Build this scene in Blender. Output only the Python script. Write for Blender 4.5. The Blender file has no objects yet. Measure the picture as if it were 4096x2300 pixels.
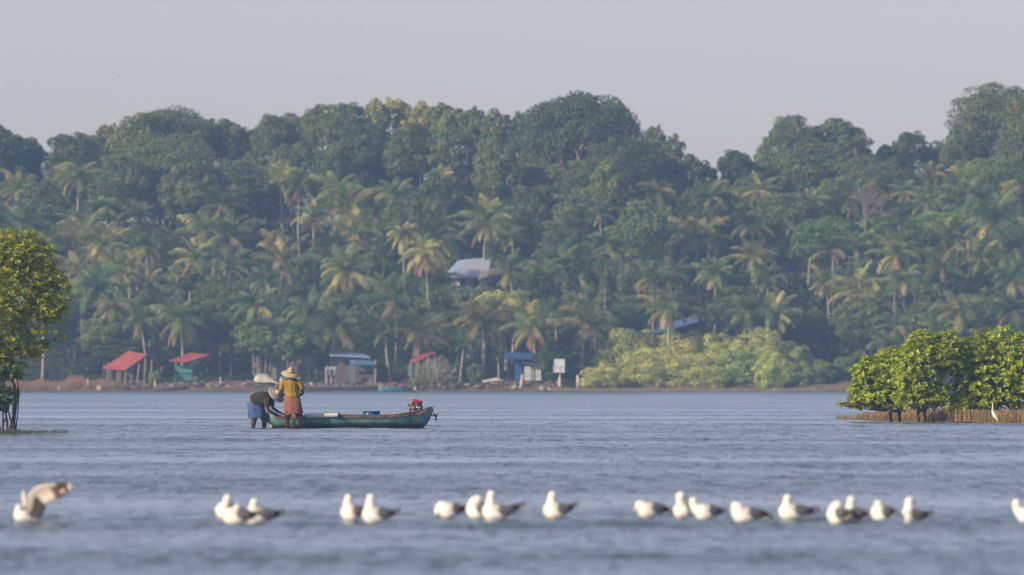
import bpy, math, random
import numpy as np
from mathutils import Vector
random.seed(7); RS = np.random.RandomState(11)
S = bpy.context.scene
COL = S.collection
F = 400.0/36.0*4096.0          # focal length in pixels of the 4096 wide photograph
H = 1.4; VH = 1495.0           # eye height and the row of the horizon
def at(u, v, D): return np.array([(u-2048.0)*D/F, D, H+(VH-v)*D/F])
def D_at(v): return H*F/(v-VH)  # distance of a point of the water surface

# ------------------------------------------------------------------ camera
cd = bpy.data.cameras.new('camera'); cam = bpy.data.objects.new('camera', cd); COL.objects.link(cam)
cam.location = (0, 0, H); cam.rotation_euler = (math.pi/2+math.atan((VH-1150)/F), 0, 0)
cd.lens = 400; cd.sensor_width = 36; cd.clip_start = 1; cd.clip_end = 20000
cd.dof.use_dof = True; cd.dof.focus_distance = 292; cd.dof.aperture_fstop = 5.0
S.camera = cam
# ------------------------------------------------------------------ light
SUN_EL, SUN_AZ = 25.0, 234.0    # azimuth clockwise from +Y: behind the camera on the left
w = bpy.data.worlds.new('World'); S.world = w; w.use_nodes = True
nt = w.node_tree; nt.nodes.clear()
sky = nt.nodes.new('ShaderNodeTexSky'); sky.sky_type = 'NISHITA'; sky.sun_disc = False
sky.sun_elevation = math.radians(SUN_EL); sky.sun_rotation = math.radians(SUN_AZ)
sky.air_density = 1.0; sky.dust_density = 0.7; sky.ozone_density = 4.0; sky.altitude = 0
hs = nt.nodes.new('ShaderNodeHueSaturation'); hs.inputs['Saturation'].default_value = 0.58
ti = nt.nodes.new('ShaderNodeMix'); ti.data_type = 'RGBA'; ti.blend_type = 'MULTIPLY'; ti.inputs[0].default_value = 1; ti.inputs[7].default_value = (1.065, 0.94, 1.015, 1)   # white balance tint giving the sky its lavender cast
bg = nt.nodes.new('ShaderNodeBackground'); bg.inputs['Strength'].default_value = 0.118
wo = nt.nodes.new('ShaderNodeOutputWorld')
nt.links.new(sky.outputs[0], hs.inputs['Color']); nt.links.new(hs.outputs[0], ti.inputs[6]); nt.links.new(ti.outputs[2], bg.inputs[0]); nt.links.new(bg.outputs[0], wo.inputs[0])
sd = bpy.data.lights.new('sun', 'SUN'); sd.energy = 5.0; sd.angle = math.radians(0.5); sd.color = (1.0, 0.79, 0.52)
so = bpy.data.objects.new('sun', sd); COL.objects.link(so); so.location = (-60, -40, 60)
az, el = math.radians(SUN_AZ), math.radians(SUN_EL)
tosun = Vector((math.sin(az)*math.cos(el), math.cos(az)*math.cos(el), math.sin(el)))
so.rotation_euler = tosun.to_track_quat('Z', 'Y').to_euler()
S.view_settings.view_transform = 'Standard'; S.view_settings.look = 'None'
S.view_settings.exposure = 0.24; S.view_settings.gamma = 1.0; S.view_settings.use_curve_mapping = False
S.cycles.use_denoising = True
S.cycles.max_bounces = 6; S.cycles.diffuse_bounces = 2; S.cycles.glossy_bounces = 3; S.cycles.transparent_max_bounces = 6
S.cycles.volume_bounces = 0

# ------------------------------------------------------------------ materials
MATS = {}
def mat(name, c1, c2=None, scale=3.0, rough=0.75, bump=0.0, detail=4, stretch=(1,1,1), attr=False, trans=0.0,
        objcol=False, spec=0.3, metal=0.0, c3=None, lo=0.35, hi=0.65, coords='Object', transcol=(1.2,1.3,0.5)):
    m = bpy.data.materials.new(name); m.use_nodes = True; MATS[name] = m
    n = m.node_tree; p = n.nodes['Principled BSDF']; L = n.links.new
    p.inputs['Roughness'].default_value = rough; p.inputs['Metallic'].default_value = metal
    p.inputs['Specular IOR Level'].default_value = spec
    col = None
    if c2 is not None or bump:
        tc = n.nodes.new('ShaderNodeTexCoord'); mp = n.nodes.new('ShaderNodeMapping'); mp.inputs['Scale'].default_value = stretch
        L(tc.outputs[coords], mp.inputs[0])
        no = n.nodes.new('ShaderNodeTexNoise'); no.inputs['Scale'].default_value = scale; no.inputs['Detail'].default_value = detail
        no.inputs['Roughness'].default_value = 0.62
        L(mp.outputs[0], no.inputs['Vector'])
    if c2 is not None:
        r = n.nodes.new('ShaderNodeValToRGB'); r.color_ramp.elements[0].position = lo; r.color_ramp.elements[1].position = hi
        r.color_ramp.elements[0].color = (*c1, 1); r.color_ramp.elements[1].color = (*c2, 1)
        if c3 is not None:
            e = r.color_ramp.elements.new((lo+hi)/2); e.color = (*c3, 1)
        L(no.outputs['Fac'], r.inputs[0]); col = r.outputs[0]
    if col is None:
        rgb = n.nodes.new('ShaderNodeRGB'); rgb.outputs[0].default_value = (*c1, 1); col = rgb.outputs[0]
    def mul(a, b):
        x = n.nodes.new('ShaderNodeMix'); x.data_type = 'RGBA'; x.blend_type = 'MULTIPLY'; x.inputs[0].default_value = 1
        L(a, x.inputs[6]); L(b, x.inputs[7]); return x.outputs[2]
    if attr:
        a = n.nodes.new('ShaderNodeAttribute'); a.attribute_name = 'tint'; col = mul(col, a.outputs['Color'])
    if objcol:
        o = n.nodes.new('ShaderNodeObjectInfo'); col = mul(col, o.outputs['Color'])
    L(col, p.inputs['Base Color'])
    if bump:
        b = n.nodes.new('ShaderNodeBump'); b.inputs['Strength'].default_value = 1.0; b.inputs['Distance'].default_value = bump
        L(no.outputs['Fac'], b.inputs['Height']); L(b.outputs[0], p.inputs['Normal'])
    if trans:
        t = n.nodes.new('ShaderNodeBsdfTranslucent'); k = n.nodes.new('ShaderNodeRGB'); k.outputs[0].default_value = (*transcol, 1)
        L(mul(col, k.outputs[0]), t.inputs['Color'])
        ms = n.nodes.new('ShaderNodeMixShader'); ms.inputs[0].default_value = trans
        L(p.outputs[0], ms.inputs[1]); L(t.outputs[0], ms.inputs[2]); L(ms.outputs[0], n.nodes['Material Output'].inputs['Surface'])
    return m

# ------------------------------------------------------------------ mesh builder
class MB:
    def __init__(s): s.v = []; s.f = []; s.c = []; s.n = 0
    def add(s, verts, faces, col=None):
        verts = np.asarray(verts, float).reshape(-1, 3)
        s.v.append(verts); s.f += [tuple(int(i)+s.n for i in f) for f in faces]
        c = np.ones((len(verts), 3)) if col is None else np.broadcast_to(np.asarray(col, float), (len(verts), 3))
        s.c.append(c); s.n += len(verts); return s
    def tube(s, pts, rad, seg=8, col=None, flat=1.0, up=None, caps=True):
        """loft along pts; rad scalar or list; flat scales the section along its second axis"""
        P = np.asarray(pts, float); n = len(P); R = np.broadcast_to(np.asarray(rad, float), (n,))
        T = np.gradient(P, axis=0); T /= np.linalg.norm(T, axis=1)[:, None]+1e-12
        a = np.array(up if up is not None else ([0, 0, 1] if abs(T[0][2]) < 0.9 else [0, 1, 0]), float)
        V = []
        ang = np.linspace(0, 2*np.pi, seg, endpoint=False)
        for i in range(n):
            a = a-T[i]*a.dot(T[i]); a /= np.linalg.norm(a)+1e-12
            b = np.cross(T[i], a)
            V.append(P[i]+R[i]*(np.cos(ang)[:, None]*a+flat*np.sin(ang)[:, None]*b))
        V = np.concatenate(V); Fc = []
        for i in range(n-1):
            for j in range(seg):
                k = (j+1) % seg
                Fc.append((i*seg+j, i*seg+k, (i+1)*seg+k, (i+1)*seg+j))
        if caps: Fc += [tuple(range(seg))[::-1], tuple(range((n-1)*seg, n*seg))]
        if col is not None and np.ndim(col) == 2: col = np.repeat(np.asarray(col, float), seg, axis=0)
        return s.add(V, Fc, col)
    def box(s, c, d, col=None, rz=0.0):
        c = np.asarray(c, float); d = np.asarray(d, float)/2
        q = np.array([[x, y, z] for x in (-1, 1) for y in (-1, 1) for z in (-1, 1)])*d
        cr, sr = math.cos(rz), math.sin(rz)
        q = np.stack([q[:, 0]*cr-q[:, 1]*sr, q[:, 0]*sr+q[:, 1]*cr, q[:, 2]], 1)
        return s.add(q+c, [(0,1,3,2),(4,6,7,5),(0,4,5,1),(2,3,7,6),(0,2,6,4),(1,5,7,3)], col)
    def slab(s, quad, t, col=None):
        """a flat polygon of 3+ points given thickness t along its normal"""
        q = np.asarray(quad, float); nrm = np.cross(q[1]-q[0], q[2]-q[0]); nrm /= np.linalg.norm(nrm)+1e-12
        n = len(q); V = np.concatenate([q-nrm*t/2, q+nrm*t/2])
        Fc = [tuple(range(n))[::-1], tuple(range(n, 2*n))]+[(i, (i+1) % n, n+(i+1) % n, n+i) for i in range(n)]
        return s.add(V, Fc, col)
    def ell(s, c, r, col=None, seg=14, rings=9, R=None):
        c = np.asarray(c, float); r = np.broadcast_to(np.asarray(r, float), (3,)); V = [[0, 0, -1]]
        for i in range(1, rings):
            ph = -math.pi/2+math.pi*i/rings
            for j in range(seg):
                a = 2*math.pi*j/seg; V.append([math.cos(ph)*math.cos(a), math.cos(ph)*math.sin(a), math.sin(ph)])
        V.append([0, 0, 1]); V = np.array(V)*r
        if R is not None: V = V@np.asarray(R).T
        Fc = [(0, 1+(j+1) % seg, 1+j) for j in range(seg)]
        for i in range(rings-2):
            for j in range(seg):
                k = (j+1) % seg; Fc.append((1+i*seg+j, 1+i*seg+k, 1+(i+1)*seg+k, 1+(i+1)*seg+j))
        b = 1+(rings-2)*seg; Fc += [(b+j, b+(j+1) % seg, len(V)-1) for j in range(seg)]
        return s.add(V+c, Fc, col)
    def lathe(s, prof, c, axis, col=None, seg=28):
        """prof: list of (radius, height) along axis"""
        ax = Vector(axis).normalized(); q = ax.to_track_quat('Z', 'Y').to_matrix(); q = np.array(q)
        V = []
        for r, h in prof:
            for j in range(seg):
                a = 2*math.pi*j/seg; V.append([r*math.cos(a), r*math.sin(a), h])
        V = np.array(V)@q.T+np.asarray(c, float); Fc = []
        for i in range(len(prof)-1):
            for j in range(seg):
                k = (j+1) % seg; Fc.append((i*seg+j, i*seg+k, (i+1)*seg+k, (i+1)*seg+j))
        if col is not None and np.ndim(col) == 2: col = np.repeat(np.asarray(col, float), seg, axis=0)
        return s.add(V, Fc, col)
    def mesh(s, name, m, smooth=False, origin=(0, 0, 0)):
        V = np.concatenate(s.v)-np.asarray(origin, float)
        me = bpy.data.meshes.new(name); me.from_pydata(V.tolist(), [], s.f)
        at_ = me.color_attributes.new('tint', 'FLOAT_COLOR', 'POINT')
        C = np.concatenate(s.c); at_.data.foreach_set('color', np.concatenate([C, np.ones((len(C), 1))], 1).astype(np.float32).ravel())
        if smooth: me.polygons.foreach_set('use_smooth', [True]*len(me.polygons))
        me.materials.append(m); me.update(); return me
    def build(s, name, m, root=None, smooth=False):
        o = bpy.data.objects.new(name, s.mesh(name, m, smooth, root['_o'] if root is not None and '_o' in root else (0, 0, 0)))
        COL.objects.link(o)
        if root is not None: o.parent = root
        return o
def tag(o, label=None, cat=None, group=None, kind=None):
    for k, x in (('label', label), ('category', cat), ('group', group), ('kind', kind)):
        if x: o[k] = x
    return o
def empty(name, loc, label, cat, group=None):
    o = bpy.data.objects.new(name, None); COL.objects.link(o); o.location = [float(x) for x in loc]; o.empty_display_size = 0.3
    o['_o'] = [float(x) for x in loc]
    return tag(o, label, cat, group)
def solo(name, mb, m, origin, label, cat, group=None, smooth=False):
    """a thing that is one mesh, its origin at its base"""
    o = bpy.data.objects.new(name, mb.mesh(name, m, smooth, origin)); COL.objects.link(o); o.location = [float(x) for x in origin]
    o['_o'] = [float(x) for x in origin]
    return tag(o, label, cat, group)

def fast_mesh(name, V, quads, C, m, smooth=False):
    """V (N,3); quads (M,4) ; C (N,3)"""
    me = bpy.data.meshes.new(name); M = len(quads)
    me.vertices.add(len(V)); me.vertices.foreach_set('co', V.astype(np.float32).ravel())
    me.loops.add(M*4); me.loops.foreach_set('vertex_index', quads.astype(np.int32).ravel())
    me.polygons.add(M); me.polygons.foreach_set('loop_start', np.arange(0, M*4, 4, dtype=np.int32))
    me.polygons.foreach_set('loop_total', np.full(M, 4, dtype=np.int32))
    if smooth: me.polygons.foreach_set('use_smooth', np.ones(M, dtype=bool))
    me.update(calc_edges=True)
    a = me.color_attributes.new('tint', 'FLOAT_COLOR', 'POINT')
    a.data.foreach_set('color', np.concatenate([C, np.ones((len(C), 1))], 1).astype(np.float32).ravel())
    me.materials.append(m); return me
def leaves(P, N, L, W, C, rs, fold=0.0):
    """P centres, N outward directions, L lengths, W widths, C colours -> kite shaped leaves with their plane roughly across N"""
    n = len(P); N = N/(np.linalg.norm(N, axis=1)[:, None]+1e-9)
    r = rs.normal(size=(n, 3)); A = np.cross(N, r); A /= np.linalg.norm(A, axis=1)[:, None]+1e-9
    B = np.cross(N, A)
    L = np.broadcast_to(L, (n,))[:, None]; W = np.broadcast_to(W, (n,))[:, None]
    v0 = P-A*L/2; v2 = P+A*L/2; v1 = P+B*W/2+A*L*0.08+N*W*fold; v3 = P-B*W/2+A*L*0.08+N*W*fold
    V = np.stack([v0, v1, v2, v3], 1).reshape(-1, 3); Q = np.arange(n*4).reshape(-1, 4)
    return V, Q, np.repeat(C, 4, axis=0)

# ------------------------------------------------------------------ shared materials
M_leaf = mat('far_foliage', (1, 1, 1), rough=0.6, attr=True, objcol=True, trans=0.22, spec=0.25)
M_frond = mat('palm_frond', (1, 1, 1), rough=0.5, attr=True, objcol=True, trans=0.25, spec=0.3, transcol=(1.2, 1.15, 0.5))
M_near = mat('mangrove_leaf', (1, 1, 1), rough=0.38, attr=True, trans=0.42, spec=0.4, transcol=(1.5, 1.45, 0.35))
M_bark = mat('bark', (0.16, 0.13, 0.10), (0.30, 0.25, 0.20), 2.5, 0.9, 0.02, objcol=True)
M_ptrunk = mat('palm_trunk', (0.20, 0.165, 0.135), (0.40, 0.34, 0.28), 3.0, 0.9, 0.02, stretch=(1, 1, 4), objcol=True)
M_root = mat('stilt_root', (0.035, 0.018, 0.012), (0.10, 0.05, 0.032), 9, 0.8, 0.004)
M_twig = mat('pale_twig', (0.15, 0.12, 0.10), (0.26, 0.215, 0.18), 6, 0.9)

# ------------------------------------------------------------------ water
def water():
    Dn = [3, 12, 25, 40, 55]
    vs = np.arange(2420, 1558, -1.6); Dn += [float(D_at(v)) for v in vs]; Dn += list(np.arange(72, 150, 0.11)); Dn += list(np.arange(150, 330, 0.22)); Dn = sorted(set([d for d in Dn if d < 925]))
    Dn += [935, 950]
    Dn = np.array(Dn)
    tn = np.concatenate([-np.geomspace(2.5, 0.056, 10), np.linspace(-0.051, 0.051, 480), np.geomspace(0.056, 2.5, 10)])
    X = Dn[:, None]*tn[None, :]; Y = np.repeat(Dn[:, None], len(tn), 1)
    sp = np.gradient(Dn)[:, None]
    Z = np.zeros_like(X); rs = np.random.RandomState(3)
    for k in range(46):
        lam = 0.30*1.085**k; amp = 0.0026*lam**0.72*min(1, (3.0/lam)**1.2)
        th = math.radians(rs.normal(70, 38)); kx, ky = math.cos(th), math.sin(th)
        fade = np.clip((lam/abs(ky))/(2.2*sp)-1, 0, 1)
        Z += amp*fade*np.sin(2*np.pi/lam*(kx*X+ky*Y)+rs.rand()*6.28)
    gust = 0.75+0.5*np.sin(Y*0.21+np.sin(X*0.13+2)*1.2)*np.sin(Y*0.083+1.3+X*0.02)
    Z *= np.clip(gust, 0.25, 1.5)
    V = np.stack([X, Y, Z], -1).reshape(-1, 3); nr, nc = X.shape
    I = np.arange(nr*nc).reshape(nr, nc)
    Q = np.stack([I[:-1, :-1], I[:-1, 1:], I[1:, 1:], I[1:, :-1]], -1).reshape(-1, 4)
    m = bpy.data.materials.new('lagoon_water'); m.use_nodes = True; n = m.node_tree; p = n.nodes['Principled BSDF']; L = n.links.new
    geo = n.nodes.new('ShaderNodeNewGeometry')
    def noise(sc, st, detail, rough=0.6, w=None):
        mp = n.nodes.new('ShaderNodeMapping'); mp.inputs['Scale'].default_value = st
        if w: mp.inputs['Location'].default_value = w
        L(geo.outputs['Position'], mp.inputs[0])
        t = n.nodes.new('ShaderNodeTexNoise'); t.inputs['Scale'].default_value = sc; t.inputs['Detail'].default_value = detail
        t.inputs['Roughness'].default_value = rough; L(mp.outputs[0], t.inputs['Vector']); return t
    def mr(x, a, b, c, d):
        q = n.nodes.new('ShaderNodeMapRange'); q.inputs[1].default_value = a; q.inputs[2].default_value = b
        q.inputs[3].default_value = c; q.inputs[4].default_value = d; L(x, q.inputs[0]); return q.outputs[0]
    def vm(op, a, b=None, s=None):
        q = n.nodes.new('ShaderNodeVectorMath'); q.operation = op; L(a, q.inputs[0])
        if b is not None:
            if isinstance(b, tuple): q.inputs[1].default_value = b
            else: L(b, q.inputs[1])
        if s is not None: L(s, q.inputs['Scale'])
        return q.outputs[0]
    def ma(op, a, b):
        q = n.nodes.new('ShaderNodeMath'); q.operation = op
        for i, z in enumerate((a, b)):
            if isinstance(z, (int, float)): q.inputs[i].default_value = z
            else: L(z, q.inputs[i])
        return q.outputs[0]
    bands = noise(1.0, (0.006, 0.045, 0), 3, 0.55)              # long gust bands across the view
    patch = noise(1.0, (0.10, 0.09, 0), 5, 0.65)                # cat's paws
    g = ma('ADD', mr(bands.outputs['Fac'], 0.32, 0.68, 0.0, 0.62), mr(patch.outputs['Fac'], 0.3, 0.7, 0.0, 0.38))
    r1 = noise(1.0, (6.5, 1.0, 0), 8, 0.76)                    # ripples
    r2 = noise(1.0, (2.2, 0.10, 0), 6, 0.72, (7, 3, 0))         # wind streaks seen far off
    v = vm('ADD', vm('SUBTRACT', r1.outputs['Color'], (0.5, 0.5, 0.5)), vm('SUBTRACT', r2.outputs['Color'], (0.5, 0.5, 0.5)))
    ab = vm('ABSOLUTE', v); v = vm('ADD', vm('MULTIPLY', v, (0.8, 0.0, 0.0)), vm('MULTIPLY', ab, (0.0, -1.0, 0.0)))
    amp = mr(g, 0.1, 0.9, 0.24, 0.92)
    v = vm('SCALE', v, None, amp)
    nn = vm('NORMALIZE', vm('ADD', vm('ADD', v, geo.outputs['Normal']), (0.0, -0.03, 0.0)))
    L(nn, p.inputs['Normal'])
    L(mr(g, 0.1, 0.9, 0.10, 0.24), p.inputs['Roughness'])
    cr = n.nodes.new('ShaderNodeValToRGB'); cr.color_ramp.elements[0].color = (0.075, 0.105, 0.13, 1); cr.color_ramp.elements[1].color = (0.05, 0.09, 0.11, 1)
    L(g, cr.inputs[0]); L(cr.outputs[0], p.inputs['Base Color'])
    p.inputs['IOR'].default_value = 1.33; p.inputs['Specular IOR Level'].default_value = 0.5
    me = fast_mesh('water', V, Q, np.ones((len(V), 3)), m, smooth=True)
    o = bpy.data.objects.new('water', me); COL.objects.link(o); tag(o, kind='structure')
water()

# ------------------------------------------------------------------ the far bank and the wooded rise
def gz(D, x=0.0):
    """ground height at distance D"""
    d = np.asarray(D, float)
    z = np.interp(d, [905, 910, 911.5, 914, 925, 1000, 1030, 1150], [-0.8, -0.05, 0.22, 0.55, 1.0, 14.0, 15.0, 13.0])
    return z
def ground():
    ys = np.concatenate([np.arange(905, 930, 0.5), np.arange(930, 1040, 3), np.arange(1040, 1160, 20)]); xs = np.arange(-180, 181, 1.0)
    Y, X = np.meshgrid(ys, xs, indexing='ij')
    rs = np.random.RandomState(5)
    off = 0.5*np.sin(X*0.21)+0.35*np.sin(X*0.53+1)+0.2*np.sin(X*1.7)+np.where(X > 4, -2.0, 0)*np.clip((X-4)/6, 0, 1)
    Z = gz(Y+off*np.clip((930-Y)/15, 0, 1)) + 0.10*np.sin(X*1.9+Y)*np.clip((Y-911)/3, 0, 1)+rs.normal(0, 0.05, X.shape)*(Y > 911)
    flat = (X > 4)
    Z = np.where(flat & (Y < 916), np.minimum(Z, 0.06+0.012*(Y-909)), Z)
    V = np.stack([X, Y, Z], -1).reshape(-1, 3); I = np.arange(len(V)).reshape(X.shape)
    Q = np.stack([I[:-1, :-1], I[:-1, 1:], I[1:, 1:], I[1:, :-1]], -1).reshape(-1, 4)
    sp_ = None
    m = mat('bank_soil', (0.07, 0.055, 0.04), (0.17, 0.13, 0.095), 0.8, 0.95, 0.05, detail=8, coords='Object', c3=(0.16, 0.12, 0.07), attr=True)
    wood = np.clip((V[:, 1]-917)/4, 0, 1)[:, None]; C = np.ones((len(V), 3))*(1-wood)+np.array([.22, .35, .22])*wood   # ground tone turns darker and greener inland
    me = fast_mesh('hillside', V, Q, C, m, True)
    o = bpy.data.objects.new('hillside', me); COL.objects.link(o); tag(o, kind='structure')
ground()

# ------------------------------------------------------------------ broadleaf crowns (shared between copies)
def crown_arrays(R, nleaf, nclump, leaf, rs, squash=1.0, dome=False, col=((0.050, 0.084, 0.027), (0.155, 0.178, 0.058)), low=-0.8):
    P = []; N = []; C = []
    cl = []
    while len(cl) < nclump:
        d = rs.normal(size=3); d /= np.linalg.norm(d)
        if d[2] < (-0.1 if dome else low): continue
        rr = rs.uniform(0.72, 0.95)
        if not dome and rs.rand() < 0.2: rr *= 0.6
        cl.append((d*rr, rs.uniform(0.15, 0.36)))
    cl = [(c*np.array([1, 1, squash]), r) for c, r in cl]
    wts = np.array([r*r for _, r in cl]); wts /= wts.sum()
    fill = int(nleaf*(.0 if dome else .28)); nleaf -= fill
    if fill:
        d = rs.normal(size=(fill, 3)); d /= np.linalg.norm(d, axis=1)[:, None]
        ph = rs.rand(6)*6.28; bm = 1+.07*np.sin(d[:, 0]*7+ph[0])+.07*np.sin(d[:, 1]*6+ph[1])+.07*np.sin(d[:, 2]*8+ph[2])
        P.append(d*(.86*bm*(.9+.12*rs.rand(fill)))[:, None]*np.array([1, 1, squash])); N.append(d+rs.normal(0, .4, (fill, 3)))
        t = rs.rand(fill, 1)*.6; C.append(np.array(col[0])*(1-t)+np.array(col[1])*t)
    cnt = rs.multinomial(nleaf, wts)
    for (c, r), k in zip(cl, cnt):
        d = rs.normal(size=(k, 3)); d[:, 2] += 0.35; d += c*0.5
        d /= np.linalg.norm(d, axis=1)[:, None]
        rad = r*(0.72+0.36*rs.rand(k))
        p = c+d*rad[:, None]*np.array([1, 1, 0.8])
        P.append(p); N.append(d+rs.normal(0, 0.38, (k, 3)))
        base = rs.rand(); t = np.clip(base*0.6+rs.rand(k)*0.4, 0, 1)[:, None]
        C.append(np.array(col[0])*(1-t)+np.array(col[1])*t)
    P = np.concatenate(P)*R; N = np.concatenate(N); C = np.concatenate(C)
    L = leaf*(0.7+0.7*rs.rand(len(P)))
    return leaves(P, N, L, L*0.62, C, rs)
CROWN = {}
for cls, (R, nl, nc, lf) in {'small': (1.5, 3600, 34, 0.20), 'medium': (2.6, 10500, 70, 0.21), 'large': (4.4, 27000, 130, 0.22)}.items():
    CROWN[cls] = [(fast_mesh('crown', *crown_arrays(R, nl, nc, lf, np.random.RandomState(100+i*7+len(cls))), M_leaf), R) for i in range(4)]
def trunk_mesh(rs):
    mb = MB(); mb.tube([(0, 0, 0), (0.02, 0, 0.3), (-0.01, 0.01, 0.6), (0.0, 0, 0.85)], [0.05, 0.036, 0.03, 0.018], 7)
    for k in range(6):
        a = rs.rand()*6.28; z0 = rs.uniform(0.4, 0.7); r = rs.uniform(0.15, 0.3)
        mb.tube([(0, 0, z0), (math.cos(a)*r*0.5, math.sin(a)*r*0.5, z0+0.12), (math.cos(a)*r, math.sin(a)*r, z0+0.27)], [0.02, 0.013, 0.006], 6)
    return mb.mesh('trunk', M_bark, True)
TRUNK = [trunk_mesh(np.random.RandomState(i)) for i in range(3)]
TREES = []   # (object, kind, u, v, look)
def put(name, me, parent, loc=(0, 0, 0), scale=(1, 1, 1), rz=0.0, color=None):
    o = bpy.data.objects.new(name, me); COL.objects.link(o); o.parent = parent
    o.location = [float(x) for x in loc]; o.scale = [float(x) for x in scale]; o.rotation_euler = (0, 0, rz)
    if color is not None: o.color = (*color, 1)
    return o
def D_tree(v, u=0):
    d = float(np.clip(920+(1300-v)*0.115, 916, 1003)); return max(d, 931) if 2300 < u < 3450 else d
TI = [0]
def broadleaf(u, v, rx, ry, D=None, color=(1, 1, 1), look=None, rs=random):
    """centre of the crown at u, v; half width rx and half height ry in photo pixels"""
    D = D_tree(v, u)+6 if D is None else (max(D, 930) if 2420 < u < 3440 else D)
    c = at(u, v, D); sx = rx*D/F; sz = ry*D/F
    cls = 'small' if max(sx, sz) < 2.0 else 'medium' if max(sx, sz) < 3.4 else 'large'
    TI[0] += 1; me, R = CROWN[cls][TI[0] % 4]
    g = float(gz(D)); g = min(g, c[2]-0.5*sz)
    t = empty('broadleaf_tree', (c[0], c[1], g), None, 'tree', 'broadleaf trees on the wooded rise')
    b = rs.uniform(0.82, 1.2); col = tuple(x*b for x in color)
    put('crown', me, t, (0, 0, c[2]-g), (sx/R, min(sx, 4.5)/R*0.8, sz/R), rs.uniform(-3, 3) if abs(sx/sz-1) < 0.25 else rs.choice([0, math.pi]), col)
    hh = c[2]-g
    put('trunk', TRUNK[TI[0] % 3], t, (0, 0, -0.2), (min(hh, 8)*.6, min(hh, 8)*.6, hh+0.2), rs.uniform(0, 6), (.45, .45, .5))
    TREES.append([t, 'tree', u, v, look]); return t

# ------------------------------------------------------------------ coconut palms (crowns shared between copies)
GREEN, OLIVE, YEL, BRN = (0.10, 0.175, 0.055), (0.22, 0.27, 0.085), (0.44, 0.42, 0.16), (0.36, 0.23, 0.12)  # the yellow also paints the look of sunlight onto some fronds
def frond(mb, az_, elev, length, droop, col, rs, hang=0.8, dead=False):
    n = 9; pts = []; p = np.zeros(3); e = elev; h = np.array([math.cos(az_), math.sin(az_), 0])
    for i in range(n):
        pts.append(p.copy()); t = i/(n-1)
        p = p+(h*math.cos(e)+np.array([0, 0, math.sin(e)]))*length/(n-1); e -= droop/(n-1)*(0.5+t)
        e = max(e, -1.5)
    pts = np.array(pts)
    mb.tube(pts, np.linspace(0.035, 0.008, n)*(length/2.6), 4, np.array(col)*1.15)
    side = np.array([-h[1], h[0], 0]); k = 32; V = []; C = []
    for i in range(k):
        t = 0.1+0.9*i/(k-1); x = t*(n-1); a = min(int(x), n-2); q = pts[a]+(pts[a+1]-pts[a])*(x-a); T = pts[a+1]-pts[a]; T /= np.linalg.norm(T)
        ll = length*0.31*math.sin(math.pi*(0.12+0.83*t))**0.6*rs.uniform(0.8, 1.15)
        for sg in (-1, 1):
            dn = hang*rs.uniform(0.6, 1.3)
            d1 = side*sg*1.0+T*0.55+np.array([0, 0, -0.35*dn]); d1 /= np.linalg.norm(d1)
            d2 = side*sg*0.5+T*0.4+np.array([0, 0, -1.1*dn]); d2 /= np.linalg.norm(d2)
            w = T*0.023*(length/2.6)*rs.uniform(0.8, 1.3)
            m1 = q+d1*ll*0.5; m2 = m1+d2*ll*0.55
            V += [q-w, q+w, m1+w*0.9, m1-w*0.9, m1-w*0.9, m1+w*0.9, m2+w*0.15, m2-w*0.15]
            cc = np.array(col)*rs.uniform(0.75, 1.3); C += [cc]*8
    V = np.array(V); mb.add(V, np.arange(len(V)).reshape(-1, 4).tolist(), np.array(C))
def palm_meshes(seed, style):
    rs = np.random.RandomState(seed); mb = MB(); nf = rs.randint(15, 30); dr = rs.uniform(.75, 1.35); tall = rs.uniform(.85, 1.15)
    for i in range(nf):
        t = i/(nf-1); a = i*2.399+rs.uniform(-0.25, 0.25)
        elev = 1.45-1.75*t**1.15+rs.uniform(-0.12, 0.12); L = 3.1*rs.uniform(0.85, 1.1)*(0.8+0.2*math.sin(t*3.14))
        if style == 'green': c = GREEN if rs.rand() < 0.6 else OLIVE
        elif style == 'olive': c = OLIVE if rs.rand() < 0.6 else (GREEN if rs.rand() < 0.55 else YEL)
        else: c = YEL if rs.rand() < 0.45 else OLIVE
        if t > 0.78 and rs.rand() < (0.55 if style == 'yellow' else .2): c = YEL
        frond(mb, a, elev*tall, L, rs.uniform(0.9, 1.9)*dr, c, rs)
    crown = mb.mesh('crown', M_frond)
    md = MB()
    for i in range(rs.randint(3, 6) if style != 'green' else 2):
        frond(md, rs.rand()*6.28, rs.uniform(-0.7, -0.2), 2.4*rs.uniform(0.7, 1.0), rs.uniform(0.9, 1.4), BRN if rs.rand() < 0.7 else YEL, rs, 1.3)
    dead = md.mesh('dead_frond', M_frond)
    mc = MB()
    for i in range(9): 
        a = rs.rand()*6.28; mc.ell((math.cos(a)*0.26, math.sin(a)*0.26, -0.25+rs.uniform(-0.15, 0.1)), (0.13, 0.13, 0.16), (0.22, 0.20, 0.06) if rs.rand() < 0.5 else (0.3, 0.17, 0.06), 7, 5)
    nuts = mc.mesh('coconut_cluster', M_frond, True)
    return crown, dead, nuts
PALM = {st: [palm_meshes(200+i*13+j, st) for i in range(6)] for j, st in enumerate(('green', 'olive', 'yellow'))}
def palm_trunk_mesh(lean):
    mb = MB(); n = 12; P = []; R = []
    for i in range(n):
        t = i/(n-1); P.append((lean*(t-0.35*math.sin(t*3.14)), 0, t)); R.append(0.16-0.05*t+(0.06 if i == 0 else 0))
    me = MB(); P = np.array(P)
    # built at unit height; rings are scaled back to their real radius by the copy's scale
    me.tube(P, R, 8, up=(1, 0, 0)); return me
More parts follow.
